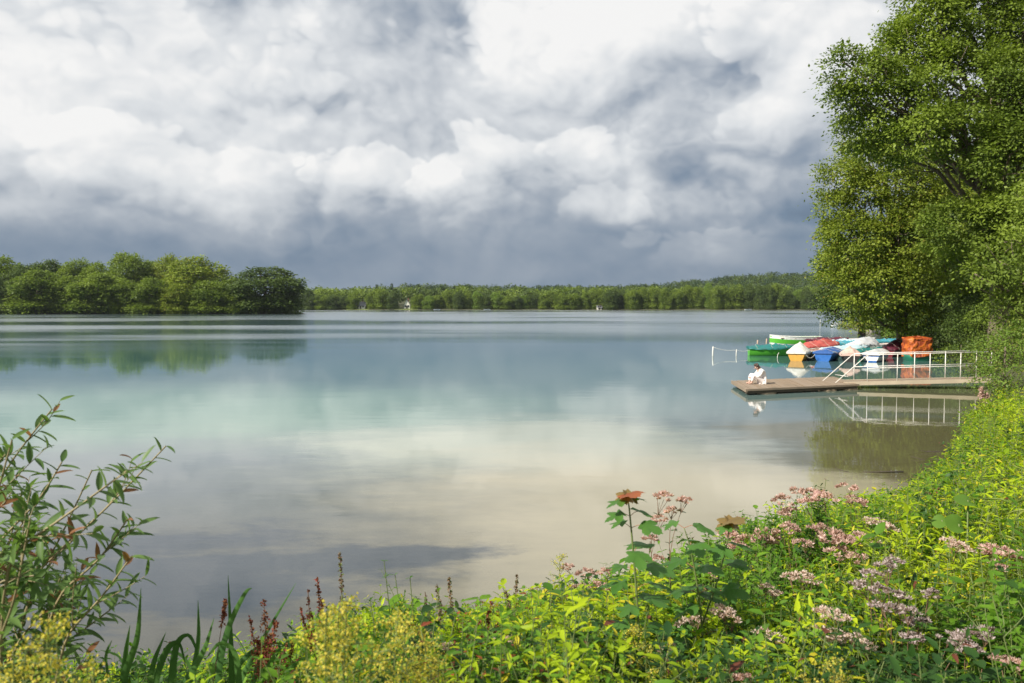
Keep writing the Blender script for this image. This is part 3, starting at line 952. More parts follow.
for i, (px, py, Y, r, lab) in enumerate([
        (1000, 420, 20, .6, 'yellow-green bush crowning the right bank below the gangway end'),
        (1024, 428, 18.5, .7, 'yellow-green bush at the right picture edge below the gangway end'),
        (994, 456, 16.5, .5, 'yellow-green bush on the bank above the big round leaves'),
        (1018, 470, 14, .7, 'yellow-green bush at the right picture edge level with the magenta spike'),
        (975, 488, 13, .36, 'low yellow-green bush at the water edge beside the grass tufts')]):
    rng = np.random.default_rng(300 + i)
    x = X(px, Y); z0 = gz(x, Y); c = P(px, py, Y)
    lb = [((0, 0, c.z - z0), r)] + [((d[0] * r * .9, d[1] * r * .6, max(.2, c.z - z0 + d[2] * r * .6)), r * rng.uniform(.3, .55)) for d in sph(rng, 8)]
    lb += [((q * r * .8, -r * .3, .3), r * .5) for q in (-1, -.3, .4, 1)]
    lb = [l for l in lb if True]
    tree_obj('shrub', lab, 'bush', (x, Y, z0), lb, rng, LM['sunny'], max(.6, c.z - z0), .03, 26, .13, 9, .085, .45, 'sunny bushes of the right bank', limbs=6, tpl=T_LEAF)

# pale fallen trunk running from the bank into the water
a = P(858, 329.5, 103); bq = P(884, 337, 84)
tr = empty('fallen_trunk', (bq.x, bq.y, 0.0)); tag(tr, 'bleached fallen trunk sloping from the bank to the water behind the boats', 'log')
A_ = np.array(P(856.5, 328.8, 103)) - np.array(tr.location); B_ = np.array([1.5, 1.0, .35])
tm = MB().tube([A_, A_ * .66 + B_ * .34 + np.array([0, 0, -.15]), A_ * .3 + B_ * .7 + np.array([0, 0, -.15]), B_], [.16, .24, .30, .36], 10)
tm.build('stem', paint('bleached_wood', (0.42, 0.36, 0.29), 0.85, 0.15, 3.0), tr)
MB().tube([A_ * .5 + B_ * .5, A_ * .5 + B_ * .5 + np.array([.6, -.4, .9])], [.07, .02], 6).build('branch', BARK, tr)

# ------------------------------------------------------------------ jetty and gangway
PLANK = None
m, t, out = newmat('weathered_planks')
co = t.node('ShaderNodeTexCoord').outputs['Object']
r_ = t.node('ShaderNodeNewGeometry').outputs['Random Per Island']
gr = t.noise(t.v('MULTIPLY', co, (14, 1.5, 14)), 2.0, 5, 0.6)
c = t.mix(gr, (0.13, 0.09, 0.055), (0.37, 0.275, 0.185))
c = t.mix(t.smooth(t.noise(co, 1.3, 5, .65), .48, .68, 0, .6), c, (0.13, 0.11, 0.075))
c = t.mix(t.m('MULTIPLY', r_, 0.8), c, (0.28, 0.22, 0.165))
b = t.node('ShaderNodeBsdfPrincipled'); b.inputs['Roughness'].default_value = .8
t.put(b.inputs['Base Color'], c); t.l.new(b.outputs[0], out.inputs[0])
PLANK = m
BEAM = paint('dark_beam', (0.11, 0.085, 0.06), 0.8, 0.25, 3.0)
WHITEP = paint('white_metal_paint', (0.72, 0.70, 0.65), 0.5, 0.06, 3.0, dirt=(0.36, 0.27, 0.18))
FLOATM = paint('tan_float', (0.45, 0.34, 0.22), 0.6, 0.1, 4.0)

fl, fr_, br, bl = P(747, 390.2, 29.0), P(838, 386.0, 30.5), P(846, 379.6, 33.4), P(732.5, 381.3, 32.2)
DZ = .23
o_ = Vector((fl.x, fl.y, 0))
jetty = empty('jetty', o_, math.atan2(fr_.y - fl.y, fr_.x - fl.x))
tag(jetty, 'weathered plank jetty floating low on the water with a person sitting on its end', 'jetty')
JL = 5.2; JW = 2.9
ang = jetty.rotation_euler.z
npl = 36
dk = MB()
rng = np.random.default_rng(3)
SK = 1.55        # the end is cut askew: the back corner lies further left
for i in range(npl):
    x0 = JL * i / npl; x1 = JL * (i + 1) / npl - .028
    dz = rng.uniform(-.008, .008)
    lo, hi = rng.uniform(-.02, .02), rng.uniform(-.02, .02)
    v = [(x0, -.02 + lo, DZ - .03), (x1, -.02 + lo, DZ - .03), (x1 + SK, JW + hi, DZ - .03), (x0 + SK, JW + hi, DZ - .03)]
    v = np.array(v); V = np.concatenate([v, v + np.array([0, 0, .03 + dz])])
    dk.add(V, [(3, 2, 1, 0), (4, 5, 6, 7), (0, 1, 5, 4), (1, 2, 6, 5), (2, 3, 7, 6), (3, 0, 4, 7)])
dk.build('deck', PLANK, jetty, smooth=False)
for y0 in (.03, JW / 2, JW - .13):
    q = SK * y0 / JW
    MB().box((q + .02, y0, .05), (q + JL - .02, y0 + .1, DZ - .034)).build('beam', BEAM, jetty, smooth=False)
e0 = MB(); v = np.array([(-.09, -.06, DZ - .12), (-.02, -.06, DZ - .12), (SK - .02, JW + .04, DZ - .12), (SK - .09, JW + .04, DZ - .12)])
e0.add(np.concatenate([v, v + np.array([0, 0, .123])]), [(3, 2, 1, 0), (4, 5, 6, 7), (0, 1, 5, 4), (1, 2, 6, 5), (2, 3, 7, 6), (3, 0, 4, 7)])
e0.build('end_board', PLANK, jetty, smooth=False)
MB().box((-.02, -.075, DZ - .07), (JL, -.028, DZ + .004)).build('fascia_board', PLANK, jetty, smooth=False)
for xx_ in (.7, 3.55, 4.6):
    a = np.linspace(0, 1, 9)
    rr = .20 * np.array([.6, .9, 1, 1.04, 1, 1.04, 1, .9, .6])
    pts = np.stack([xx_ + a * .72, np.full(9, .22), np.full(9, -.02)], -1)
    MB().tube(pts, rr, 14).build('float', FLOATM, jetty)

# gangway from the jetty to the bank
g0 = Vector((X(852, 31.4), 31.35, 0)); g1 = Vector((X(992, 31.0), 31.0, 0))
gw = empty('gangway', g0, math.atan2(g1.y - g0.y, g1.x - g0.x))
tag(gw, 'wooden gangway with white tube railings on both sides from jetty to bank', 'gangway')
GL = (g1 - g0).length; GW = .78
zt = lambda x_: .26 + .16 * max(0, x_) / GL
wk = MB(); n = 44
for i in range(n):
    x0 = -.35 + (GL + .35) * i / n; x1 = -.35 + (GL + .35) * (i + 1) / n - .012
    za, zb = zt(x0), zt(x1)
    v = np.array([(x0, 0, za - .03), (x1, 0, zb - .03), (x1, GW, zb - .03), (x0, GW, za - .03)])
    wk.add(np.concatenate([v, v + np.array([0, 0, .03])]), [(3, 2, 1, 0), (4, 5, 6, 7), (0, 1, 5, 4), (1, 2, 6, 5), (2, 3, 7, 6), (3, 0, 4, 7)])
wk.build('walkway', PLANK, gw, smooth=False)
for y0 in (-.05, GW - .0):
    bm_ = MB(); x0, x1 = -.3, GL
    v = np.array([(x0, y0, zt(x0) - .14), (x1, y0, zt(x1) - .14), (x1, y0 + .05, zt(x1) - .14), (x0, y0 + .05, zt(x0) - .14)])
    bm_.add(np.concatenate([v, v + np.array([0, 0, .145])]), [(3, 2, 1, 0), (4, 5, 6, 7), (0, 1, 5, 4), (1, 2, 6, 5), (2, 3, 7, 6), (3, 0, 4, 7)])
    bm_.build('side_beam', paint('pale_beam', (0.50, 0.42, 0.31), 0.7, 0.15, 2.0), gw, smooth=False)
RH = 1.06
TR = .017
for side, y0, xs in (('front', -.03, [.6, 1.74, 2.98, 4.14, 5.3]), ('back', GW + .03, [.38, 1.52, 2.75, 3.95, 5.15])):
    rl = empty('railing', (0, 0, 0)); rl.parent = gw
    top = MB().tube([(xs[0] - .01, y0, zt(xs[0]) + RH), (xs[-1], y0, zt(xs[-1]) + RH)], TR, 8)
    top.build('top_rail', WHITEP, rl)
    MB().tube([(xs[0], y0, zt(xs[0]) + RH * .5), (xs[-1], y0, zt(xs[-1]) + RH * .5)], TR * .9, 8).build('middle_rail', WHITEP, rl)
    for x_ in xs:
        MB().tube([(x_, y0, zt(x_) - .1), (x_, y0, zt(x_) + RH)], TR, 8).build('post', WHITEP, rl)
    MB().tube([(xs[0], y0, zt(xs[0]) + RH), (xs[0] - .12, y0, zt(0) + RH * .93), (xs[0] - 1.25, y0, .2)], TR, 8).build('sloping_brace', WHITEP, rl)
MB().tube([(-.15, -.03, .48), (-.36, GW + .03, .48)], TR * .8, 6).build('cross_bar', WHITEP, gw)

# ------------------------------------------------------------------ boats


def tarp_mat(name, col, rough=0.55):
    return paint(name, col, rough, 0.18, 3.0, bump=1.0, dirt=tuple(c * .5 + .03 for c in col))


def boat(label, px, Y, L, Bm, H, rz, hull, cover=None, ridge=.25, rim=None, stripe=None, inner=None, z0=0.0, lump=.05, cover_drop=.10, transom=.78, group='boats moored beside the jetty', cat='boat'):
    """rowing boat: bow along +x, stern at -x. cover: tarpaulin tented over a ridge; else open with thwarts"""
    root = empty('rowing_boat', (X(px, Y), Y, z0), rz)
    tag(root, label, cat, group)
    ns, nr = 15, 9
    u = np.linspace(0, 1, ns)
    bw = Bm / 2 * np.where(u < .45, transom + (1 - transom) * np.sin(u / .45 * math.pi / 2), np.cos((u - .45) / .55 * math.pi / 2) ** .75)
    bw = np.maximum(bw, .015)
    sheer = H * (1 + .10 * (1 - u) ** 2 + .30 * u ** 2.5)
    keel = -.10 + .22 * np.clip(u - .8, 0, 1) / .2 * .5
    th = np.linspace(-1, 1, 2 * nr - 1)
    prof_y = np.sign(th) * np.abs(th) ** .55
    prof_z = np.abs(th) ** 2.6
    V = np.zeros((ns, len(th), 3))
    V[:, :, 0] = (-L / 2 + u * L)[:, None]
    V[:, :, 1] = bw[:, None] * prof_y[None] * (.86 + .14 * prof_z[None])
    V[:, :, 2] = keel[:, None] + (sheer - keel)[:, None] * prof_z[None]
    V[-1, :, 0] += .0
    hb = MB().grid(V)
    tri = [(0, i + 1, i) for i in range(1, len(th) - 1)]
    hb.add(V[0], tri)
    if cover is None:
        Vi = V.copy(); Vi[:, :, 1] *= .93; Vi[:, :, 2] += .03; Vi[:, 0, 2] = V[:, 0, 2] - .004; Vi[:, -1, 2] = V[:, -1, 2] - .004
        ib = MB().grid(Vi[:, ::-1])
        ib.build('inner_hull', inner or hull, root)
    hb.build('hull', hull, root)
    rm = rim or hull
    rb = MB()
    for s in (0, -1):
        rb.tube(V[:, s] + np.array([0, 0, .01]), .026, 6)
    rb.tube([V[0, 0], V[0, -1]], .026, 6)
    rb.build('rim', rm, root)
    if stripe:
        sb = MB()
        for s, sg in ((0, -1), (-1, 1)):
            j0, j1 = (1, 3) if s == 0 else (len(th) - 2, len(th) - 4)
            Q = np.stack([V[:, j0], V[:, j1]], 1) + np.array([0, sg * .008, 0])
            Q[:, :, 0] *= 1.004
            sb.grid(Q)
        sb.grid(np.stack([np.stack([V[0, 1], V[0, 3]]), np.stack([V[0, -2], V[0, -4]])]) + np.array([-.01, 0, 0]))
        sb.build('stripe', stripe, root)
    rng = np.random.default_rng(int(px * 10))
    if cover is not None:
        nc, nv = 30, 19
        uu = np.linspace(-.015, 1.0, nc); vv = np.linspace(-1, 1, nv)
        bwc = np.interp(uu, u, bw) + .035; shc = np.interp(uu, u, sheer)
        C = np.zeros((nc, nv, 3))
        C[:, :, 0] = (-L / 2 - .03 + uu * (L + .05))[:, None]
        edge = np.clip((np.abs(vv) - .86) / .14, 0, 1)
        C[:, :, 1] = bwc[:, None] * np.sign(vv) * np.minimum(1, np.abs(vv) / .86)[None]
        prof = (1 - np.minimum(1, np.abs(vv) / .86) ** 1.15)
        rz_ = ridge * np.sin(np.clip(uu, 0, 1) * math.pi * .92 + .12) ** .8
        C[:, :, 2] = shc[:, None] + .03 + rz_[:, None] * prof[None] - edge[None] * cover_drop
        ph = rng.uniform(0, 6, 6)
        wr = np.sin(C[:, :, 0] * 7 + ph[0] + 2 * np.sin(C[:, :, 1] * 5 + ph[1])) * np.sin(C[:, :, 1] * 8 + ph[2] + C[:, :, 0] * 3) + .6 * np.sin(C[:, :, 0] * 17 + ph[3] + C[:, :, 1] * 9)
        C[:, :, 2] += wr * lump * (.35 + prof[None])
        C[:, :, 1] += np.sin(C[:, :, 0] * 13 + ph[4]) * .02 * edge[None]
        cb = MB().grid(C)
        cb.add(C[0], [(0, i + 1, i) for i in range(1, nv - 1)])
        co_ = cb.build('cover', cover, root)
        rp = MB()
        for uq in (.2, .5, .8):
            i = int(uq * (nc - 1))
            rp.tube(C[i] + np.array([0, 0, .012]), .008, 5)
        rp.build('lashing_rope', paint('rope', (0.55, 0.5, 0.4), .9), co_)
    else:
        for uq in (.22, .52, .78):
            i = int(uq * (ns - 1)); yb = bw[i] * .93; zq = sheer[i] - .12; xq = -L / 2 + uq * L
            MB().box((xq - .12, -yb, zq - .03), (xq + .12, yb, zq)).build('bench', paint('varnished_bench', (0.38, 0.24, 0.12), .5, .2), root, smooth=False)
    return root


W_ = paint('boat_white', (0.78, 0.78, 0.76), .4, .04, dirt=(.4, .38, .3))
GRN = paint('boat_green', (0.10, 0.42, 0.035), .35, .06)
TEALH = paint('boat_dark_green', (0.02, 0.16, 0.10), .4, .08)
BLU = paint('boat_blue', (0.02, 0.12, 0.40), .35, .06)
YEL = paint('boat_ochre', (0.58, 0.30, 0.05), .5, .12)
RED = paint('boat_maroon', (0.13, 0.015, 0.025), .45, .1)
LBL = paint('boat_light_blue', (0.30, 0.52, 0.68), .4, .06)
DRK = paint('boat_black', (0.02, 0.02, 0.02), .5, .1)
C_TEAL = tarp_mat('tarp_teal', (0.012, 0.15, 0.145)); C_WHITE = tarp_mat('tarp_white', (0.74, 0.71, 0.66)); C_RED = tarp_mat('tarp_red', (0.46, 0.09, 0.075))
C_BLUE = tarp_mat('tarp_blue', (0.025, 0.10, 0.34)); C_GREY = tarp_mat('tarp_pale_grey', (0.56, 0.58, 0.60)); C_MAR = tarp_mat('tarp_maroon', (0.10, 0.012, 0.028))
C_LB = tarp_mat('tarp_light_blue', (0.48, 0.66, 0.74)); C_PINK = tarp_mat('tarp_pink', (0.60, 0.42, 0.36)); C_CYAN = tarp_mat('tarp_sea_blue', (0.05, 0.28, 0.36))
R = math.radians
boat('long white boat with a broad green band lying broadside behind the teal covered one', 795.5, 65, 4.1, 1.35, .66, R(176), W_, None, rim=W_, inner=GRN, stripe=GRN)
boat('bright green boat under a dark teal tarpaulin, leftmost of the moored boats', 772, 52.0, 2.9, 1.5, .46, R(-8), GRN, C_TEAL, .20, rim=TEALH)
boat('ochre-hulled boat under a peaked white tarpaulin in front of the red one', 800, 47.9, 2.6, 1.28, .46, R(62), YEL, C_WHITE, .52, rim=W_, lump=.03)
boat('boat under a red tarpaulin wedged between white and blue covers', 822, 53.5, 3.4, 1.4, .5, R(28), RED, C_RED, .42)
boat('blue boat with a blue cover next to the ochre-hulled one', 830, 47.8, 3.1, 1.36, .48, R(55), BLU, C_BLUE, .2, rim=LBL, stripe=None, lump=.02)
boat('low maroon boat behind the red tarpaulin', 829, 63.5, 3.4, 1.3, .48, R(10), RED, C_MAR, .15)
boat('sea-blue covered boat behind the light blue one', 840, 58.5, 3.2, 1.35, .44, R(12), TEALH, C_CYAN, .16)
boat('white open boat at the back of the moored row', 857, 66.5, 3.4, 1.3, .42, R(6), W_, None, rim=W_, inner=C_PINK)
boat('boat under a light blue cover right behind the blue boat', 849, 51.6, 3.3, 1.4, .46, R(18), W_, C_LB, .18, lump=.02)
boat('boat under a tall domed pale tarpaulin in the middle of the moorings', 866, 57.5, 2.9, 1.5, .44, R(35), W_, C_GREY, .5, lump=.03)
boat('sea-blue boat right of the domed pale tarpaulin', 886, 62.5, 3.6, 1.4, .44, R(8), TEALH, C_CYAN, .12)
boat('dark green boat with a white rim and open thwarts near the maroon cover', 879, 53.8, 3.2, 1.3, .42, R(14), TEALH, None, rim=W_, inner=TEALH)
boat('white open boat with a cream inside right of the domed tarpaulin', 884, 57.4, 2.3, 1.2, .44, R(6), W_, None, rim=W_, inner=C_PINK)
boat('blue and white striped boat under a white cover behind the gangway rail', 878, 47.2, 2.7, 1.3, .42, R(50), BLU, C_GREY, .22, rim=W_, stripe=W_, lump=.02)
boat('small boat under a crumpled pinkish tarpaulin behind the railing brace', 851, 46.6, 1.9, 1.15, .40, R(70), DRK, C_PINK, .32, lump=.07)
boat('boat under a high maroon tarpaulin left of the orange one', 897, 51.5, 2.6, 1.3, .46, R(40), RED, C_MAR, .55, lump=.03)

boat('small dark teal covered boat squeezed between striped and green-white boats', 869, 50.2, 2.6, 1.2, .4, R(30), TEALH, C_TEAL, .12)
boat('low white boat with a cyan cover at the back between red and domed covers', 846, 63.0, 2.8, 1.2, .42, R(-6), W_, C_LB, .10)
boat('dark open boat right behind the peaked white tarpaulin', 812, 50.2, 2.5, 1.15, .40, R(50), DRK, None, rim=W_, inner=C_PINK)
boat('small pale blue open boat in the gap behind the orange tarpaulin', 938, 52.5, 2.2, 1.1, .40, R(20), LBL, None, rim=W_, inner=TEALH)

# the orange tarpaulin: a tall boxy cover over a boat
root = empty('rowing_boat', (X(917.5, 47.3), 47.3, 0), R(3)); tag(root, 'dark boat under a tall boxy crumpled orange tarpaulin, rightmost at the moorings', 'boat', 'boats moored beside the jetty')
mb = MB(); hb = [(-.95, -.55, .05), (.95, -.5, .05), (1.0, .6, .05), (-1.0, .6, .05)]
n_, k_ = 40, 14
ang_ = np.linspace(0, 2 * np.pi, n_ + 1)
sq = lambda a_, e: np.sign(a_) * np.abs(a_) ** e
hull = np.zeros((n_ + 1, 5, 3))
for j, (s_, z_) in enumerate([(.80, -.1), (.9, .05), (.98, .2), (1.0, .34), (.97, .36)]):
    hull[:, j, 0] = sq(np.cos(ang_), .5) * .74 * s_; hull[:, j, 1] = sq(np.sin(ang_), .5) * .58 * s_; hull[:, j, 2] = z_
MB().grid(hull).build('hull', TEALH, root)
cv = np.zeros((n_ + 1, k_ + 5, 3))
rng = np.random.default_rng(9)
for j in range(k_ + 5):
    if j < k_:
        z_ = .26 + 1.08 * j / (k_ - 1); s_ = 1.0
        wob = .05 * np.sin(3 * ang_ + j * .9) + .045 * np.sin(7 * ang_ - j * 1.3) + .03 * np.sin(11 * ang_ + j * .6) + .02 * np.sin(17 * ang_ - j)
        rx = .72 * (1 + wob * .8) * (1 - .03 * j / k_); ry = .58 * (1 + wob)
    else:
        f_ = (j - k_ + 1) / 5; rx = .70 * (1 - f_) ** 1 + 0 * ang_; ry = .56 * (1 - f_) + 0 * ang_; z_ = 1.34 + .10 * f_
    cv[:, j, 0] = sq(np.cos(ang_), .42) * rx; cv[:, j, 1] = sq(np.sin(ang_), .42) * ry
    cv[:, j, 2] = z_ + .04 * np.sin(5 * ang_ + j) * (j > 0) + (.06 * np.sin(4 * ang_) if j == 0 else 0)
cv[-1] = cv[0]
m, t, out = newmat('tarp_orange')
co = t.node('ShaderNodeTexCoord').outputs['Object']
nn = t.noise(t.v('MULTIPLY', co, (1, 1, .7)), 2.6, 4, .55, 1.2)
c = t.ramp(nn, [(0.0, (.12, .02, .01)), (.43, (.26, .045, .012)), (.52, (.42, .09, .012)), (.78, (.66, .20, .02))])
b = t.node('ShaderNodeBsdfPrincipled'); b.inputs['Roughness'].default_value = .5; t.put(b.inputs['Base Color'], c)
bn = t.node('ShaderNodeBump'); bn.inputs['Strength'].default_value = 1; bn.inputs['Distance'].default_value = .15
t.put(bn.inputs['Height'], nn); t.l.new(bn.outputs[0], b.inputs['Normal']); t.l.new(b.outputs[0], out.inputs[0])
MB().grid(cv).build('cover', m, root)

boat('small white boat moored far off at the tip of the right bank', 839, 122, 2.2, 1.1, .45, R(5), W_, None, rim=W_, group='boats beyond the moorings')
for px, lab in ((437, 'tiny white boat at the far shore below the paired conifers'), (487, 'tiny white boat at the far shore right of the conifers'), (748, 'tiny white boat at the far shore under the hill')):
    boat(lab, px, 521, 4.5, 1.6, .45, R(3), W_, None, rim=W_, group='boats at the far shore')

# mooring stakes, net posts and ropes
STK = paint('stake_wood', (0.42, 0.31, 0.24), .85, .15)


def stake(px, Y, h, r, mat, label, name='mooring_stake'):
    o = MB().tube([(0, 0, -1.0), (.01, 0, h * .5), (.03, .0, h)], [r, r * .95, r * .85], 8).build(name, mat, loc=(X(px, Y), Y, 0))
    return tag(o, label, 'post', 'stakes standing in the lake')


stake(757.5, 58, .75, .055, STK, 'short brown stake in the water, left one of two behind the teal tarpaulin')
stake(766.5, 58, .85, .05, STK, 'short pale stake in the water, right one of two behind the teal tarpaulin')
stake(820, 100, 1.5, .022, WHITEP, 'thin white pole in the open water left of the bank tip')
stake(713, 51.5, .62, .045, WHITEP, 'white post at the outer end of the swimming rope')
stake(736.5, 51.5, .42, .03, WHITEP, 'small pale post half-way along the swimming rope')
rp = []
a, b_, c_ = Vector((X(713, 51.5), 51.5, .58)), Vector((X(736.5, 51.5), 51.5, .38)), Vector((X(752, 51.8), 51.8, .42))
for p, q in ((a, b_), (b_, c_)):
    for k in range(9):
        f = k / 8
        v = p.lerp(q, f); rp.append((v.x, v.y, v.z - .10 * math.sin(f * math.pi)))
o = MB().tube(rp[:9] + rp[10:], .012, 5).build('swimming_rope', WHITEP)
tag(o, 'thin white rope strung between the posts left of the moored boats', 'rope')
rp = [P(779, 352.5, 49.5), P(777.6, 355, 49.5), P(777.3, 358.5, 49.3), P(778.5, 362, 48)]
rp = [(p.x, p.y, max(p.z, -.1)) for p in rp]
tag(MB().tube(rp, .014, 6).build('mooring_rope', WHITEP), 'pale mooring rope hanging between the green and ochre boats', 'rope')
rp = [(X(806 + i * 1.2, 46.5), 46.5, .42 - .22 * math.sin(i / 8 * math.pi)) for i in range(9)]
tag(MB().tube(rp, .012, 6).build('mooring_rope', WHITEP), 'slack mooring rope between the ochre and blue boats', 'rope')

# ------------------------------------------------------------------ the person on the jetty
SKIN = paint('skin', (0.55, 0.34, 0.26), .55, .04)
SHIRT = paint('white_cotton', (0.82, 0.79, 0.77), .85, .03, 8, bump=.3)
TROUS = paint('pale_trousers', (0.80, 0.74, 0.72), .85, .03, 8, bump=.3)
HAIR = paint('brown_hair', (0.045, 0.022, 0.014), .55, .2, 20)


def skin_mesh(name, verts, edges, radii, mat, parent, root=0, sub=2):
    me = bpy.data.meshes.new(name)
    me.from_pydata(verts, edges, [])
    me.materials.append(mat)
    o = bpy.data.objects.new(name, me); COL.objects.link(o); o.parent = parent
    md = o.modifiers.new('skin', 'SKIN'); md.use_smooth_shade = True
    if not me.skin_vertices: return o
    for i, r in enumerate(radii):
        r = r if hasattr(r, '__len__') else (r, r)
        me.skin_vertices[0].data[i].radius = r
        me.skin_vertices[0].data[i].use_root = (i == root)
    s = o.modifiers.new('sub', 'SUBSURF'); s.levels = sub; s.render_levels = sub
    return o


pp = P(762.5, 384.0, 30.9)
person = empty('person', (pp.x, 30.9, DZ + .004), R(6))
tag(person, 'person in white sitting with drawn-up knees and bowed head on the jetty end', 'person')
V = [(0, 0, .12), (-.02, 0, .26), (-.05, 0, .42), (-.11, 0, .53), (-.175, 0, .585), (-.25, 0, .635), (-.31, 0, .70)]
Rr = [(.13, .16), (.11, .14), (.12, .16), (.08, .13), (.048, .048), (.085, .075), (.06, .06)]
E = [(0, 1), (1, 2), (2, 3), (3, 4), (4, 5), (5, 6)]
for s in (-1, 1):
    i = len(V)
    V += [(-.05, s * .10, .11), (-.40, s * .13, .36), (-.47, s * .11, .10), (-.50, s * .10, .04), (-.62, s * .11, .03)]
    Rr += [.085, .060, .042, .036, .026]
    E += [(0, i), (i, i + 1), (i + 1, i + 2), (i + 2, i + 3), (i + 3, i + 4)]
    i = len(V)
    V += [(-.10, s * .16, .50), (-.22, s * .22, .33), (-.42, s * .12, .27), (-.47, s * .085, .25)]
    Rr += [.05, .038, .027, .03]
    E += [(3, i), (i, i + 1), (i + 1, i + 2), (i + 2, i + 3)]
    hb = len(V) - 1
    for f in range(5):
        i = len(V)
        yy = s * (.075 - .016 * f) if f < 4 else s * .10
        ln = (.050, .056, .052, .042, .03)[f]
        V += [(-.49, yy, .265 - (.03 if f == 4 else 0)), (-.49 - ln * .7, yy * .9, .262), (-.49 - ln, yy * .8, .24)]
        Rr += [.009, .0085, .008]
        E += [(hb, i), (i, i + 1), (i + 1, i + 2)]
skin_mesh('body', V, E, Rr, SKIN, person)
V = [(0.0, 0, .16), (-.01, 0, .27), (-.045, 0, .42), (-.10, 0, .535), (-.14, 0, .575)]
Rr = [(.155, .19), (.14, .165), (.14, .18), (.085, .14), (.06, .07)]
E = [(0, 1), (1, 2), (2, 3), (3, 4)]
for s in (-1, 1):
    i = len(V)
    V += [(-.10, s * .17, .50), (-.215, s * .225, .33), (-.38, s * .14, .275)]
    Rr += [.068, .056, .042]; E += [(3, i), (i, i + 1), (i + 1, i + 2)]
skin_mesh('shirt', V, E, Rr, SHIRT, person)
V = [(.01, 0, .13)]; Rr = [(.15, .18)]; E = []
for s in (-1, 1):
    i = len(V)
    V += [(-.06, s * .11, .12), (-.22, s * .13, .245), (-.41, s * .135, .365), (-.465, s * .115, .20), (-.475, s * .11, .10)]
    Rr += [.112, .10, .085, .07, .062]; E += [(0, i), (i, i + 1), (i + 1, i + 2), (i + 2, i + 3), (i + 3, i + 4)]
skin_mesh('trousers', V, E, Rr, TROUS, person)
skin_mesh('hair', [(-.205, 0, .675), (-.255, 0, .725), (-.315, 0, .735), (-.355, 0, .70), (-.18, 0, .635)], [(0, 1), (1, 2), (2, 3), (0, 4)], [.075, .088, .075, .045, .045], HAIR, person)
# ears, nose and eyes, all but hidden by the bowed pose
fc = MB()
fc.tube([(-.335, 0, .615), (-.352, 0, .595), (-.338, 0, .585)], [.010, .014, .008], 6)
fc.build('nose', SKIN, person)
for s in (-1, 1):
    MB().tube([(-.25, s * .078, .645), (-.245, s * .088, .63), (-.255, s * .08, .61)], [.010, .016, .008], 6).build('ear', SKIN, person)
    MB().tube([(-.330, s * .032, .640), (-.340, s * .032, .636)], [.009, .006], 6).build('eye', HAIR, person)
MB().tube([(-.315, -.022, .575), (-.323, 0, .573), (-.315, .022, .575)], [.005, .008, .005], 6).build('mouth', paint('lips', (.4, .15, .12), .5), person)

# ------------------------------------------------------------------ foreground plants
STEMG = paint('green_stem', (0.13, 0.17, 0.05), .6, .2)
STEMB = paint('brown_stem', (0.17, 0.10, 0.06), .7, .2)
L_WIL = leafmat('leaf_willow', (0.07, 0.135, 0.035), (0.17, 0.27, 0.08), (0.24, 0.11, 0.05), .35, .42, 3.0, .07)
L_YG = leafmat('leaf_yellow_green', (0.15, 0.26, 0.008), (0.46, 0.56, 0.018), (0.52, 0.46, 0.03), .40, .5, 1.5, .10)
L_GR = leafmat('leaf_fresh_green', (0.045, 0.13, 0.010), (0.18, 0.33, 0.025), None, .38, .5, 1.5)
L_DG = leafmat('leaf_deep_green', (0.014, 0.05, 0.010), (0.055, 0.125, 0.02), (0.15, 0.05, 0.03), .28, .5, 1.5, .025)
L_MAP = leafmat('leaf_maple', (0.045, 0.125, 0.022), (0.10, 0.22, 0.045), None, .35, .4, 3.0)
L_MAPR = leafmat('leaf_maple_red', (0.30, 0.075, 0.03), (0.46, 0.16, 0.07), None, .45, .45, 9.0)
L_MAPB = leafmat('leaf_maple_bronze', (0.16, 0.12, 0.04), (0.26, 0.17, 0.06), None, .35, .45, 9.0)
L_RED = leafmat('leaf_reddened', (0.16, 0.035, 0.02), (0.30, 0.09, 0.03), (0.14, 0.24, 0.03), .3, .5, 2.0, .25)
L_IRIS = leafmat('leaf_blade', (0.03, 0.085, 0.03), (0.12, 0.24, 0.05), None, .3, .38, 2.0)
L_GRASS = leafmat('leaf_grass', (0.14, 0.22, 0.04), (0.34, 0.38, 0.10), None, .4, .5, 2.0)
PINK = leafmat('petal_pink', (0.52, 0.33, 0.32), (0.74, 0.54, 0.51), (0.32, 0.17, 0.15), .3, .7, 8.0, .2)
PINKW = leafmat('petal_whitish', (0.56, 0.42, 0.40), (0.76, 0.63, 0.60), (0.36, 0.22, 0.20), .3, .7, 8.0, .15)
PINKD = leafmat('petal_faded', (0.34, 0.20, 0.175), (0.54, 0.36, 0.32), (0.62, 0.46, 0.42), .2, .8, 8.0, .2)
LILAC = leafmat('petal_grey_lilac', (0.36, 0.28, 0.29), (0.58, 0.48, 0.50), (0.18, 0.12, 0.11), .25, .8, 8.0, .25)
MAGENTA = leafmat('petal_magenta', (0.45, 0.06, 0.28), (0.62, 0.14, 0.42), None, .3, .6, 8.0)
GOLD = leafmat('petal_gold', (0.42, 0.34, 0.045), (0.66, 0.56, 0.09), (0.30, 0.36, 0.05), .35, .7, 5.0, .3)
RUSTY = leafmat('seed_rust', (0.13, 0.025, 0.02), (0.27, 0.06, 0.04), (0.30, 0.12, 0.05), .2, .8, 8.0, .15)
BROWNSEED = leafmat('seed_brown', (0.12, 0.075, 0.05), (0.24, 0.15, 0.10), (0.16, 0.2, 0.06), .2, .8, 8.0, .2)


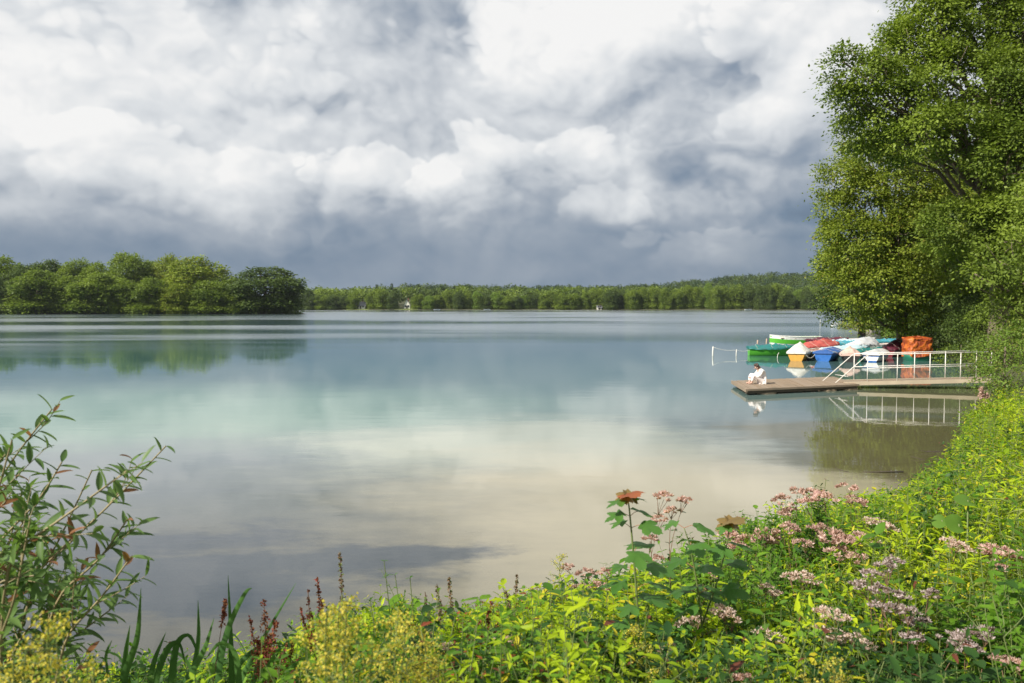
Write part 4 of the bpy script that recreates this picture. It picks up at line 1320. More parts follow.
def curve(a, b, n, rng, bend=.06, c=None):
    a, b = np.asarray(a, float), np.asarray(b, float)
    t_ = np.linspace(0, 1, n)[:, None]
    L = np.linalg.norm(b - a)
    off = rng.normal(size=3) * bend * L; off[2] *= .2
    if c is not None: off = np.asarray(c, float)
    return a + (b - a) * t_ + off * (np.sin(t_ * math.pi) if c is None else 4 * t_ * (1 - t_))


def at(pts, f):
    n = len(pts) - 1; x = np.clip(f, 0, 1) * n; i = min(int(x), n - 1)
    return pts[i] + (pts[i + 1] - pts[i]) * (x - i), unit(pts[i + 1] - pts[i])


def leafy(leaf_mb, stem_mb, pts, rng, n, L, wd, tpl=T_LEAF, r=.003, f0=.1, f1=1.0, pair=True, droop=.15, taper=.5, ang=.85):
    "leaves up a stem"
    stem_mb.tube(pts, np.linspace(r, r * .4, len(pts)), 5, cap=False)
    pos, dr, nr, ll = [], [], [], []
    a0 = rng.uniform(0, 6.28)
    for i in range(n):
        f = f0 + (f1 - f0) * (i + rng.uniform(-.2, .2)) / max(1, n - 1)
        p, tg = at(pts, f)
        a = a0 + i * (1.57 if pair else 2.4)
        u_ = unit(np.cross(tg, [0.3, 0.2, 1.0]) + 1e-6); v_ = np.cross(tg, u_)
        for s in ((0, math.pi) if pair else (0,)):
            o = u_ * math.cos(a + s) + v_ * math.sin(a + s)
            d = unit(o * ang + tg * (1 - ang * .6) + np.array([0, 0, -droop]) + rng.normal(size=3) * .15)
            pos.append(p); dr.append(d); nr.append(unit(np.array([0, 0, 1.0]) * .9 + tg * .6 - o * .1 + rng.normal(size=3) * .3))
            ll.append(L * (1 - taper * f) * rng.uniform(.75, 1.2))
    ll = np.array(ll)
    leaf_mb.leaves(tpl, pos, dr, nr, ll, ll * wd)


def base_of(top, spread=.1, rng=None):
    x, y = top[0] + (rng.normal() * spread if rng else 0), top[1] + (rng.normal() * spread * .6 if rng else 0)
    return np.array([x, y, gz(x, y) - .03])


def flowerhead(mb, c, size, rng, up=np.array([0, 0, 1.0])):
    "flat-topped fluffy cluster made of small tufts"
    k = int(rng.integers(11, 17))
    for i in range(k):
        a = rng.uniform(0, 6.28); rr = size * math.sqrt(rng.uniform(0, 1)) * .55
        q = c + np.array([math.cos(a) * rr, math.sin(a) * rr, size * .22 * (1 - (rr / size / .55) ** 2) + rng.normal() * size * .05])
        n = 22
        d = sph(rng, n); d[:, 2] = np.abs(d[:, 2]) * .9 + .1
        L = size * .20 * rng.uniform(.7, 1.2, n)
        mb.leaves(T_QUAD, q + d * size * .02, d, sph(rng, n), L, L * .42)


# --- pink flowering plants
def agrimony(label, heads, D, leafm=None, petal=None, seed=0, size=.075, nstem_leaf=9, leafL=.085, h_extra=0):
    rng = np.random.default_rng(seed)
    hp = [np.array(P(px, py, D + rng.uniform(-.08, .08))) for px, py in heads]
    c = np.mean(hp, axis=0)
    b = base_of(c, .06, rng)
    root = empty('flowering_plant', b); tag(root, label, 'flowering plant', 'pink flowering plants of the bank')
    st, lf = MB(), MB()
    fork = b + (c - b) * .74 - b
    main = curve((0, 0, 0), fork, 8, rng, .03)
    leafy(lf, st, main, rng, nstem_leaf, leafL, .34, T_LANCE, .0045, .12, .98, True, .15, .25)
    for h in hp:
        h = h - b
        f = rng.uniform(.62, .95)
        s0, _ = at(main, f)
        br = curve(s0, h, 6, rng, .05)
        leafy(lf, st, br, rng, 4, leafL * .55, .34, T_LEAF, .0026, .15, .85, True, .1, .3)
        for _ in range(4):
            e = h + np.append(rng.normal(size=2) * size * .3, -.005)
            s1, _ = at(br, .86); st.tube([s1, e], [.0014, .0010], 4, cap=False)
        fb = MB(); flowerhead(fb, h, size * 1.45 * rng.uniform(.85, 1.25), rng); fb.build('flower_head', petal or PINK, root)
    st.build('stem', STEMB, root); lf.build('foliage', leafm or L_GR, root)
    return root


AG = [
    ('pink flower clusters on a slender stem low between sedge and maple sapling', [(568, 569), (586, 576), (579, 590)], 4.8, PINKD, .06),
    ('pink tuft plant just left of the maple sapling', [(606, 574), (598, 588), (612, 590)], 4.4, PINK, .06),
    ('tall dusky pink flower heads directly right of the red maple tip', [(664, 499), (685, 502), (672, 512)], 4.0, PINK, .055),
    ('dusky pink heads behind the maple sapling at mid height', [(660, 521), (651, 541), (657, 560)], 4.2, PINK, .05),
    ('wide dusty pink flower bank between the bronze-topped sapling and the tallest blooms', [(728, 537), (745, 542), (762, 545), (738, 550), (770, 538)], 5.2, PINK, .10),
    ('tallest pink blooms of the bank against the water, leftmost cluster', [(783, 502), (797, 494), (790, 515)], 5.0, PINKD, .085),
    ('tallest pink blooms of the bank against the water, middle cluster', [(812, 494), (824, 500), (806, 505)], 5.0, PINK, .085),
    ('pink heads standing against the olive water reflection', [(846, 489), (852, 500), (858, 505)], 5.4, PINK, .07),
    ('dusky heads just below the tallest blooms', [(790, 530), (818, 529), (803, 545)], 4.8, PINKD, .07),
    ('soft pink heads right of the tallest blooms', [(868, 523), (879, 526), (890, 531)], 5.0, PINKW, .075),
    ('rusty pink broad flower bank below the tallest blooms', [(832, 540), (846, 545), (862, 543), (838, 555), (858, 560)], 4.5, PINKD, .09),
    ('whitish pink head among the leaves below the broad dusty flower bank', [(722, 612), (731, 618)], 3.3, PINKW, .055),
    ('small pale heads low between the two saplings', [(686, 626), (700, 622)], 3.4, PINKW, .05),
    ('pale pink pair of heads low in the middle of the bank', [(762, 634), (776, 640)], 3.2, PINKW, .045),
    ('largest fluffy pale pink head low in the bank with a smaller one beneath', [(824, 614), (838, 618), (826, 636), (842, 640)], 3.0, PINKW, .06),
    ('pale pink plant left of the grey-lilac haze of flowers', [(803, 580), (812, 584), (790, 577)], 3.9, PINKW, .06),
    ('grey-lilac seed-haze plant, upper part under a flat lilac head', [(884, 568), (894, 563), (872, 577), (862, 588), (880, 592)], 3.1, LILAC, .05),
    ('grey-lilac seed-haze plant, lower and darker one', [(898, 598), (908, 612), (884, 610), (918, 626), (930, 596)], 3.0, LILAC, .05),
    ('brownish lilac heads at the lower edge right of the dark haze', [(912, 640), (950, 640), (963, 644)], 2.9, LILAC, .05),
    ('flat lilac-pink heads near the lower right corner', [(972, 640), (985, 636), (966, 648)], 2.8, LILAC, .055),
    ('round pink heads in the lower right corner', [(1000, 661), (1018, 666)], 2.7, PINK, .04),
    ('pale pink heads beneath the big round leaves', [(958, 547), (966, 553), (950, 543)], 4.2, PINKW, .065),
    ('cluster of pink heads at the right edge below the round leaves', [(990, 552), (1004, 556), (1016, 558), (998, 568)], 3.8, PINK, .075),
    ('small pale flower head low in front of the golden plumes', [(505, 640), (512, 643)], 3.2, PINKW, .05),
    ('tiny pale pink bloom right beside the golden plume', [(446, 648), (451, 650)], 3.0, PINKW, .035),
    ('pale bloom cut by the lower picture edge right of the saplings', [(750, 680), (738, 684)], 2.6, PINK, .045),
    ('small white-pink head low under the tall maple sapling', [(664, 653), (672, 648)], 3.0, PINKW, .035),
    ('pale flower head under the rusty broad flower bank', [(766, 590), (776, 595)], 3.8, PINKW, .045),
    ('pair of small pale heads between lilac haze and lower edge', [(868, 648), (856, 640)], 2.8, PINKW, .035),
    ('dusky heads at the left foot of the broad dusty flower bank', [(715, 575), (700, 590)], 4.2, PINKD, .05),
]
for i, (lab, hd, D_, pet, sz) in enumerate(AG):
    agrimony(lab, hd, D_, petal=pet, seed=100 + i, size=sz, leafm=(L_GR, L_YG, L_DG)[i % 3 if i % 5 else 0])

# --- maple saplings
PET = paint('leaf_stalk', (0.30, 0.12, 0.06), .6, .1)


def sapling(label, stems, D, seed, tipm, leafm=L_MAP):
    "stems: (pixel path from low to tip, node heights in pixels, reach of the leaves in pixels)"
    rng = np.random.default_rng(seed)
    b = base_of(np.array(P(*stems[0][0][0], D)), .02, rng)
    root = empty('maple_sapling', b); tag(root, label, 'sapling', 'maple saplings')
    st, lf, pt = MB(), MB(), MB()
    for si, (pts, ys, reach) in enumerate(stems):
        wp = [np.array(P(px, py, D + si * .04)) - b for px, py in pts]
        path = np.array(([np.zeros(3)] if si == 0 else []) + wp)
        tt = np.linspace(0, 1, len(path)); ff = np.linspace(0, 1, 18)
        path = np.stack([np.interp(ff, tt, path[:, i]) for i in range(3)], -1)
        for _ in range(2): path[1:-1] = path[:-2] * .25 + path[1:-1] * .5 + path[2:] * .25
        st.tube(path, np.linspace(.006 if si == 0 else .004, .002, 18), 7)
        for j, y in enumerate(ys):
            z = P(512, y, D).z - b[2]
            s0 = path[np.argmin(np.abs(path[:, 2] - z))]
            a0 = (.25 if j % 2 else -.45) + rng.normal() * .3 + (1.2 if j % 3 == 2 else 0)
            for sg in (0, math.pi):
                a_ = a0 + sg + rng.normal() * .2
                R_ = reach[0] + (reach[1] - reach[0]) * j / max(1, len(ys) - 1)
                R_ *= rng.uniform(.8, 1.15) / F_PX * D
                dv = np.array([math.cos(a_), math.sin(a_) * .8, 0])
                joint = s0 + dv * R_ * .42 + np.array([0, 0, R_ * .12])
                pt.tube([s0, s0 + dv * R_ * .2 + np.array([0, 0, R_ * .1]), joint], .0013, 5, cap=False)
                sz = R_ * rng.uniform(.85, 1.1)
                lf.leaves(T_MAPLE, [joint], [unit(dv + np.array([0, 0, -.18]) + rng.normal(size=3) * .1)], [unit(np.array([0, -.08, 1.0]) + rng.normal(size=3) * .17)], [sz], [sz])
        if si and si != len(stems) - 1: continue
        if si == 0 and len(stems) > 1: continue
        top = path[-1]
        for dv, nv, L, mt_ in (((.35, -.75, .22), (.1, -.5, .85), 1.0, tipm), ((-.9, -.2, -.45), (-.35, -.3, .9), .8, L_MAPB), ((.85, .1, -.55), (.4, -.3, .9), .7, L_MAPB)):
            tl = MB(); sz = 38 / F_PX * D * L
            tl.leaves(T_MAPLE, [top], [unit(dv)], [unit(nv)], [sz], [sz])
            tl.build('tip_leaf' if mt_ is tipm else 'young_leaf', mt_, root)
    st.build('stem', STEMG, root); pt.build('leaf_stalk', PET, root); lf.build('foliage', leafm, root)
    return root


sapling('tall maple sapling topped by one red leaf, standing clear against the water',
        [([(640, 640), (634, 560), (629, 505), (627, 494)], [668, 642, 615, 592, 572, 552, 534, 517, 503], (46, 30))], 3.0, 7, L_MAPR)
sapling('bushy maple sapling with a bronze drooping tip right of the red-tipped one',
        [([(704, 660), (700, 600), (690, 545), (684, 528)], [660, 634, 610, 588, 566, 545, 530], (48, 34)),
         ([(702, 625), (718, 580), (728, 540), (729, 520)], [600, 575, 550, 530], (40, 26))], 3.3, 8, L_MAPB)

# --- willow shrub at the left edge
rng = np.random.default_rng(77)
wD = 2.45
wb = base_of(np.array(P(-25, 680, 2.4)), 0)
wil = empty('willow_shrub', wb); tag(wil, 'willow shrub with long narrow leaves arching in from the left edge', 'shrub')
lf = MB()
shoots = [
    [(-60, 690), (-40, 560), (5, 468), (52, 409)], [(-50, 690), (30, 580), (110, 505), (166, 446)], [(-30, 690), (50, 600), (100, 560), (127, 520)],
    [(10, 700), (60, 640), (100, 600), (131, 557)], [(-50, 690), (-20, 560), (40, 500), (62, 462)], [(-60, 690), (-30, 600), (10, 540), (40, 500)],
    [(-40, 700), (0, 620), (50, 560), (92, 470)], [(-60, 690), (-40, 600), (-10, 520), (12, 440)], [(-20, 700), (10, 650), (45, 610), (90, 575)], [(-60, 690), (-20, 640), (20, 590), (70, 540)],
    [(-60, 700), (-30, 650), (0, 600), (28, 560)], [(-20, 700), (30, 660), (70, 640), (110, 610)], [(-30, 700), (-5, 650), (15, 600), (30, 520)], [(-40, 700), (-20, 650), (5, 560), (22, 490)], [(0, 700), (30, 650), (60, 610), (78, 600)], [(-60, 690), (-40, 640), (-5, 580), (40, 575)], [(-60, 690), (-45, 560), (-20, 480), (8, 452)], [(-50, 690), (0, 560), (60, 520), (128, 470)],
]
for si, s in enumerate(shoots):
    D0 = wD + rng.uniform(-.35, .35)
    w_ = [np.array(P(a_, b_, D0)) - wb for a_, b_ in s]
    w_[0] = np.array([rng.normal() * .06, rng.normal() * .06, 0])
    tt = np.array([0, .45, .75, 1]); ff = np.linspace(0, 1, 20)
    path = np.stack([np.interp(ff, tt, np.array(w_)[:, i]) for i in range(3)], -1)
    ker = np.array([.25, .5, .25])
    for _ in range(3):
        path[1:-1] = path[:-2] * .25 + path[1:-1] * .5 + path[2:] * .25
    sb = MB()
    leafy(lf, sb, path, rng, 26, .092, .27, T_LANCE, .006, .3, 1.0, False, .1, .3, .7)
    for k in range(5):
        f = rng.uniform(.25, .9); p0, tg = at(path, f)
        e = p0 + (unit(tg + rng.normal(size=3) * .45 + np.array([0, 0, .25])) * rng.uniform(.10, .22))
        leafy(lf, sb, curve(p0, e, 6, rng, .05), rng, 8, .082, .27, T_LANCE, .0022, .15, 1.0, False, .12, .3, .7)
    sb.build('branch', paint('willow_bark', (0.24, 0.20, 0.10), .6, .2), wil)
lf.build('foliage', L_WIL, wil)

# --- plumes of yellow flowers
def plume(label, cx, top, bot, half, D, seed, n=9):
    rng = np.random.default_rng(seed)
    tp = np.array(P(cx, top, D)); b = base_of(np.array(P(cx, bot, D)), 0)
    root = empty('golden_plume_plant', b); tag(root, label, 'flowering plant', 'yellow-plumed plants of the bank')
    st, lf, fl_ = MB(), MB(), MB()
    for i in range(n):
        q = (rng.uniform(-1, 1) if i else 0); tpy = top + abs(q) * 38 + rng.uniform(0, 16) * (i > 0)
        e = np.array(P(cx + q * half, tpy, D + rng.uniform(-.2, .2))) - b
        main = curve(np.array([q * .04, 0, 0]), e, 10, rng, .03)
        leafy(lf, st, main, rng, 16, .05, .2, T_LEAF, .003, .2, .8, False, .1, .2)
        for k in range(16):
            f = rng.uniform(.62, 1.0); p0, tg = at(main, f)
            L = (1.08 - f) * .26 + .012
            d = unit(np.append(rng.normal(size=2), rng.uniform(.1, .8)))
            br = curve(p0, p0 + d * L, 5, rng, .1)
            st.tube(br, .0012, 4, cap=False)
            m_ = 26
            ff = rng.uniform(0.1, 1, m_)
            q_ = br[0] + (br[-1] - br[0]) * ff[:, None] + rng.normal(size=(m_, 3)) * .007
            fl_.leaves(T_QUAD, q_, sph(rng, m_), sph(rng, m_), .008, .006)
    st.build('stem', STEMG, root); lf.build('foliage', L_YG, root); fl_.build('flower_plume', GOLD, root)


plume('soft golden-yellow plume plant left of the middle, its top standing clear', 342, 594, 700, 46, 1.75, 1, 10)
plume('second golden-yellow plume plant right behind the clear-topped one', 398, 612, 700, 44, 1.9, 2, 10)
plume('golden-yellow plume plant in the lower left corner under the willow', 48, 622, 700, 50, 1.6, 3, 9)
plume('low yellow plume plant at the lower edge left of the maple saplings', 632, 628, 700, 30, 2.6, 4, 6)
plume('slim yellow-green plume rising left of the pink tufts', 560, 553, 690, 8, 4.4, 5, 2)
plume('faint yellow plume plant low beneath the lilac haze', 828, 655, 720, 40, 2.3, 6, 6)
plume('yellow plume plant at the lower right between lilac heads', 990, 590, 720, 36, 3.6, 7, 8)

# --- strap-leaved clump
rng = np.random.default_rng(15)
ib = base_of(np.array(P(215, 690, 2.9)), 0)
ir = empty('sedge_clump', ib); tag(ir, 'clump of long dark strap leaves, some bent over, right of the willow', 'plant')
BL = [
    [(232, 690), (231, 640), (228, 575)], [(118, 690), (138, 640), (141, 588)], [(122, 690), (126, 650), (130, 625)], [(205, 690), (222, 640), (236, 630), (262, 690)],
    [(150, 690), (168, 645), (180, 640), (186, 668)], [(235, 690), (262, 640), (296, 583)], [(215, 690), (226, 630), (246, 590), (252, 588)], [(190, 690), (199, 640), (198, 600)],
    [(250, 690), (262, 655), (285, 650), (300, 672)], [(170, 690), (176, 640), (190, 632), (200, 660)], [(180, 690), (205, 650), (214, 618)], [(240, 690), (236, 650), (220, 640), (205, 660)],
    [(110, 690), (105, 655), (112, 640)], [(255, 690), (275, 655), (288, 640)], [(148, 690), (154, 660), (166, 632)], [(225, 690), (240, 660), (270, 640), (292, 648)], [(135, 690), (120, 655), (100, 650)],
    [(276, 690), (290, 668), (308, 655)], [(200, 690), (185, 655), (165, 650), (150, 670)],
]
for bi, s in enumerate(BL):
    D0 = 2.9 + rng.uniform(-.35, .35)
    w_ = np.array([np.array(P(a_, b_, D0)) for a_, b_ in s]) - ib
    w_ = np.concatenate([[np.array([w_[0, 0] * .6, rng.normal() * .05, 0])], w_])
    tt = np.linspace(0, 1, len(w_)); ff = np.linspace(0, 1, 22)
    path = np.stack([np.interp(ff, tt, w_[:, i]) for i in range(3)], -1)
    for _ in range(4):
        path[1:-1] = path[:-2] * .25 + path[1:-1] * .5 + path[2:] * .25
    tg = unit(np.gradient(path, axis=0)); side = unit(np.cross(tg, unit(np.array([rng.normal() * .5, 1.0, .3]))))
    wd_ = (.014 * (1 - ff ** 2.2) + .0006)[:, None]
    up_ = unit(np.cross(side, tg))
    G = np.stack([path - side * wd_, path - up_ * wd_ * .35, path + side * wd_], 1)
    MB().grid(G).build('blade', L_IRIS, ir)

# --- red seed spikes and thin brown spires
def spike(label, heads, D, seed, mat, n=60, leafm=L_GR, fat=.02, ln=.012, name='dock_plant', grp='plants with reddish seed spikes', zone=.35, leaves_=10):
    rng = np.random.default_rng(seed)
    hp = [np.array(P(px, py, D + rng.uniform(-.05, .05))) for px, py in heads]
    b = base_of(hp[0], .04, rng)
    root = empty(name, b); tag(root, label, 'wild plant', grp)
    st, lf = MB(), MB()
    main = curve((0, 0, 0), hp[0] - b, 12, rng, .03)
    leafy(lf, st, main, rng, leaves_, .07, .3, T_LANCE, .003, .1, .7, False, .1, .3)
    sp_ = [main]
    for h in hp[1:]:
        s0, _ = at(main, rng.uniform(.45, .7)); br = curve(s0, h - b, 8, rng, .04); st.tube(br, .0018, 4, cap=False); sp_.append(br)
    for br in sp_:
        sb = MB()
        z0 = 1 - zone if br is main else .35
        ff = rng.uniform(z0, 1, n)
        q = np.array([at(br, f)[0] for f in ff]); sc_ = (1.05 - (ff - z0) / (1 - z0))[:, None]
        o = sph(rng, n)
        k = 4
        q4 = np.repeat(q, k, 0) + rng.normal(size=(n * k, 3)) * fat * np.repeat(np.clip(sc_, .15, 1), k, 0)
        sb.leaves(T_QUAD, q4, sph(rng, n * k), sph(rng, n * k), ln * rng.uniform(.6, 1.2, n * k), ln * .7)
        sb.build('seed_spike', mat, root)
    st.build('stem', STEMB, root); lf.build('foliage', leafm, root)


spike('dense dark red seed spikes on a bushy dock right of the strap leaves', [(264, 600), (250, 618), (276, 622), (258, 640), (286, 645), (270, 635)], 3.0, 1, RUSTY, 60, fat=.018)
spike('reddish brown open seed head left of the golden plume', [(317, 577), (300, 607), (322, 600), (308, 590)], 3.1, 2, RUSTY, 45, fat=.010)
spike('single thin dark red spike between strap leaves and bushy dock', [(226, 598)], 3.0, 3, RUSTY, 40, fat=.004, zone=.12)
spike('tall thin spire curving above the golden plume', [(340, 552)], 3.2, 4, BROWNSEED, 60, fat=.006, zone=.3)
spike('spire leaning right above the second golden plume', [(437, 585), (425, 592)], 3.4, 5, BROWNSEED, 45, fat=.006, zone=.2)
spike('thin brown spire standing alone right of the golden plumes', [(449, 578)], 3.5, 6, BROWNSEED, 50, fat=.005, zone=.2)
spike('short reddish spire above the red-leaved tangle', [(517, 574), (505, 590)], 3.8, 7, BROWNSEED, 40, fat=.008, zone=.2)
spike('rust red seed plant in the tangle right of the lone spire', [(492, 600), (480, 622), (470, 640), (500, 618)], 3.3, 8, RUSTY, 50, fat=.012)
spike('rust red seed plant low at the lower edge left of the pale bloom', [(455, 640), (440, 655), (468, 660)], 3.0, 9, RUSTY, 50, fat=.012)
spike('dark seed plant low between strap leaves and golden plume', [(292, 640), (300, 655)], 3.0, 10, RUSTY, 40, fat=.012)
spike('magenta flower spike standing over the right bank foliage', [(967, 458)], 10.0, 11, MAGENTA, 30, fat=.02, ln=.03, zone=.12, name='loosestrife_plant', grp='plants with magenta spikes')
spike('magenta flower spike at the right edge of the bank foliage', [(1009, 480)], 8.0, 12, MAGENTA, 30, fat=.02, ln=.03, zone=.12, name='loosestrife_plant', grp='plants with magenta spikes')
spike('faded pink spike at the top of the right bank foliage', [(981, 388), (988, 394)], 22.0, 13, PINKD, 40, fat=.06, ln=.07, zone=.3, name='loosestrife_plant', grp='plants with magenta spikes')

# --- leafy stems standing out of the tangle
def leafy_plant(label, tops, D, seed, leafm, L=.05, wd=.36, n=14, tpl=T_LANCE, name='leafy_plant', pair=True, side=4):
    rng = np.random.default_rng(seed)
    hp = [np.array(P(px, py, D + rng.uniform(-.1, .1))) for px, py in tops]
    b = base_of(np.mean(hp, 0), .03, rng)
    root = empty(name, b); tag(root, label, 'wild plant', 'leafy plants standing out of the bank')
    st, lf = MB(), MB()
    for h in hp:
        main = curve(rng.normal(size=3) * [.03, .03, 0], h - b, 10, rng, .03)
        leafy(lf, st, main, rng, n, L, wd, tpl, .004, .15, 1.0, pair, .12, .45)
        for k in range(side):
            p0, tg = at(main, rng.uniform(.4, .9))
            e = p0 + unit(tg + rng.normal(size=3) * .6) * rng.uniform(.1, .2)
            leafy(lf, st, curve(p0, e, 5, rng, .04), rng, 6, L * .75, wd, tpl, .002, .2, 1, pair, .12, .4)
    st.build('stem', STEMG, root); lf.build('foliage', leafm, root)


leafy_plant('fresh green sprig with a pale tip above the second golden plume', [(384, 561), (395, 575), (410, 578), (405, 590)], 3.1, 1, L_GR, .035)
leafy_plant('green leafy sprig above the right part of the golden plumes', [(370, 600), (425, 598), (432, 604)], 3.0, 2, L_GR, .035)
leafy_plant('yellow-green leafy plant left of the slim yellow plume', [(540, 586), (532, 600), (548, 596)], 4.0, 3, L_YG, .06)
leafy_plant('round-leaved green plant left of the tallest blooms', [(750, 515), (758, 512), (772, 516), (765, 524)], 5.0, 4, L_GR, .05, .6)
leafy_plant('leafy tip standing above the tallest pink blooms', [(826, 480), (815, 487)], 5.0, 5, L_DG, .06)
leafy_plant('slender green shoots in the bank right of the olive reflection', [(905, 497), (915, 503), (893, 505)], 6.5, 6, L_YG, .09, .25)
leafy_plant('light green plant at the lower edge beneath the slim plume', [(500, 640), (520, 625), (540, 640), (556, 630)], 3.0, 7, L_YG, .06, .45)

for i, (px, py, D_, lf_, L, lab) in enumerate([
        (985, 402, 21, L_YG, .16, 'tall leafy stems at the very top of the right bank beside the gangway bush'),
        (1002, 396, 19, L_GR, .15, 'leafy stems near the right picture edge just below the gangway bush'),
        (1016, 412, 17, L_YG, .14, 'yellow-green stems at the right picture edge above the magenta spike'),
        (978, 430, 17, L_GR, .13, 'leafy stems leaning over the olive water above the grass tufts'),
        (996, 446, 14, L_YG, .12, 'bright stems mid-way down the right bank left of the edge'),
        (968, 470, 12, L_GR, .10, 'leafy stems directly under the left magenta spike'),
        (1012, 492, 9, L_DG, .09, 'dark leafy stems below the right-hand magenta spike'),
        (990, 500, 8, L_YG, .08, 'bright leafy stems right of the big round leaves'),
        (935, 505, 7, L_GR, .08, 'leafy stems left of the big round leaves'),
        (885, 530, 5.6, L_YG, .07, 'bright narrow-leaved stems behind the lilac haze'),
        (840, 525, 5.4, L_DG, .07, 'dark leafy stems between the tallest blooms and rusty bank'),
        (775, 555, 4.6, L_GR, .065, 'green stems in front of the wide dusty flower bank'),
        (745, 575, 4.2, L_DG, .065, 'dark stems right of the bronze-topped sapling'),
        (800, 600, 3.8, L_YG, .06, 'bright stems above the largest fluffy head'),
        (850, 600, 3.6, L_GR, .06, 'green stems left of the darker lilac plant'),
        (655, 600, 3.9, L_DG, .06, 'dark leafy stems between the two maple saplings'),
        (585, 612, 3.9, L_GR, .06, 'green stems below the pink tuft left of the tall sapling'),
        (545, 618, 3.6, L_YG, .06, 'bright stems below the slim yellow plume'),
        (480, 622, 3.4, L_GR, .055, 'green stems between rust red seeds and the short spire'),
        (930, 575, 4.0, L_YG, .06, 'bright narrow stems right of the lilac haze'),
        (975, 590, 3.7, L_GR, .06, 'green stems under the pink cluster at the right edge'),
        (1010, 610, 3.4, L_YG, .055, 'bright stems low at the right picture edge'),
        (730, 640, 3.1, L_GR, .055, 'green stems low between sapling and pale pair of heads')]):
    off_ = [(0, 0), (-14, 8), (12, 6), (5, 16), (-8, 20)]
    leafy_plant(lab, [(px + a_, py + b_) for a_, b_ in off_], D_, 50 + i, lf_, L, (.30, .36, .42)[i % 3], 14, side=3)

# --- big round leaves
rng = np.random.default_rng(4)
bb = base_of(np.array(P(960, 540, 4.6)), 0)
bd = empty('burdock_plant', bb); tag(bd, 'plant with a few very large round green leaves in the right bank foliage', 'wild plant')
for px, py, D_, L, nx in [(968, 500, 4.7, .13, (.1, -.35, 1)), (959, 524, 4.5, .13, (.15, -.8, .7)), (942, 520, 4.6, .10, (-.5, -.5, .8)), (978, 538, 4.5, .10, (.5, -.3, .9)), (955, 548, 4.4, .10, (.0, -.3, .9))]:
    c_ = np.array(P(px, py, D_)) - bb
    MB().tube([(0, 0, 0), c_ * .6 + np.array([.02, 0, 0]), c_], [.006, .005, .004], 6).build('leaf_stalk', STEMG, bd)
    lm = MB(); d_ = unit(np.cross(np.array(nx, float), [0, 1.0, .2])); lm.leaves(T_ROUND, [c_ - d_ * L * .4], [d_], [unit(nx)], [L], [L * .95])
    lm.build('leaf', L_GR, bd)

# --- grass tufts leaning over the water
def tuft(label, cx, cy, D, n, h, seed, spread=1.0):
    rng = np.random.default_rng(seed)
    c = np.array(P(cx, cy, D)); b = base_of(c, 0)
    hh = c[2] - b[2]
    root = MB()
    for i in range(n):
        a = rng.uniform(0, 6.28); lean = rng.uniform(.05, .5) * spread
        H = hh * rng.uniform(.6, 1.1)
        ff = np.linspace(0, 1, 9)[:, None]
        dd = np.array([math.cos(a), math.sin(a), 0])
        path = rng.normal(size=3) * [.06, .06, 0] + dd * lean * H * ff ** 1.8 + np.array([0, 0, 1.0]) * H * (ff - .25 * lean * ff ** 2.5)
        sd = np.array([-dd[1], dd[0], 0]); wd_ = (.005 * D / 6 + .002) * (1 - ff ** 1.5) + .0005
        root.grid(np.stack([path - sd * wd_, path + sd * wd_], 1))
    o = root.build('grass_tuft', L_GRASS, loc=b); tag(o, label, 'grass tuft', 'grass tufts of the bank')


tuft('tall pale grass blades leaning over the water at the bank edge', 918, 468, 9.0, 26, 1, 1)
tuft('grass tuft at the bank edge under the sunken twigs', 938, 466, 10.0, 34, 1, 2)
tuft('grass tuft against the dark water at the right bank', 955, 458, 11.0, 30, 1, 3)
tuft('pale grass blades behind the soft pink heads', 900, 482, 8.0, 18, 1, 4)

# --- sunken twigs near the right bank
rng = np.random.default_rng(6)
for i, (px, py, L, lab) in enumerate([(938, 453, 1.3, 'dark sunken branch by the right bank, upper one of two'), (945, 461, 1.1, 'dark sunken branch by the right bank, lower one of two'), (875, 474, 1.2, 'thin dark branch lying under the surface out from the bank')]):
    Y = 3.3 / ((py - 305) / F_PX); b = (X(px, Y), Y, -.02)
    mb = MB(); mb.tube([(-L / 2, 0, -.05), (-L * .1, .06, .02), (L / 2, -.04, .05)], [.008, .012, .016], 6)
    for k in range(3 if i < 2 else 1):
        x_ = rng.uniform(-.3, .4) * L; mb.tube([(x_, 0, 0), (x_ - .3, rng.uniform(-.2, .2), .07)], [.010, .004], 5)
    tag(mb.build('branch', BARK_DARK, loc=b), lab, 'branch', 'branches lying in the shallow water')

# --- the tangle of leaves that covers the bank (nobody could count it)
SIL = [(-60, 655), (60, 668), (120, 676), (200, 672), (280, 655), (330, 622), (400, 612), (440, 628), (500, 618), (540, 602), (600, 584), (650, 570), (700, 548), (740, 526), (790, 512), (830, 502), (860, 500),
       (890, 498), (915, 490), (935, 478), (955, 462), (968, 425), (980, 396), (1010, 386), (1040, 392), (1100, 380)]
sx_, sy_ = zip(*SIL)


CLEAR = [(hx, hy, D_ + .1, 17) for lab, hd, D_, pet, sz in AG for hx, hy in hd]
CLEAR += [(625, 640, 3.4, 30), (700, 640, 3.6, 32), (80, 690, 3.6, 110), (215, 680, 3.3, 90), (370, 665, 2.4, 90), (962, 545, 4.9, 40), (270, 660, 3.2, 30)]


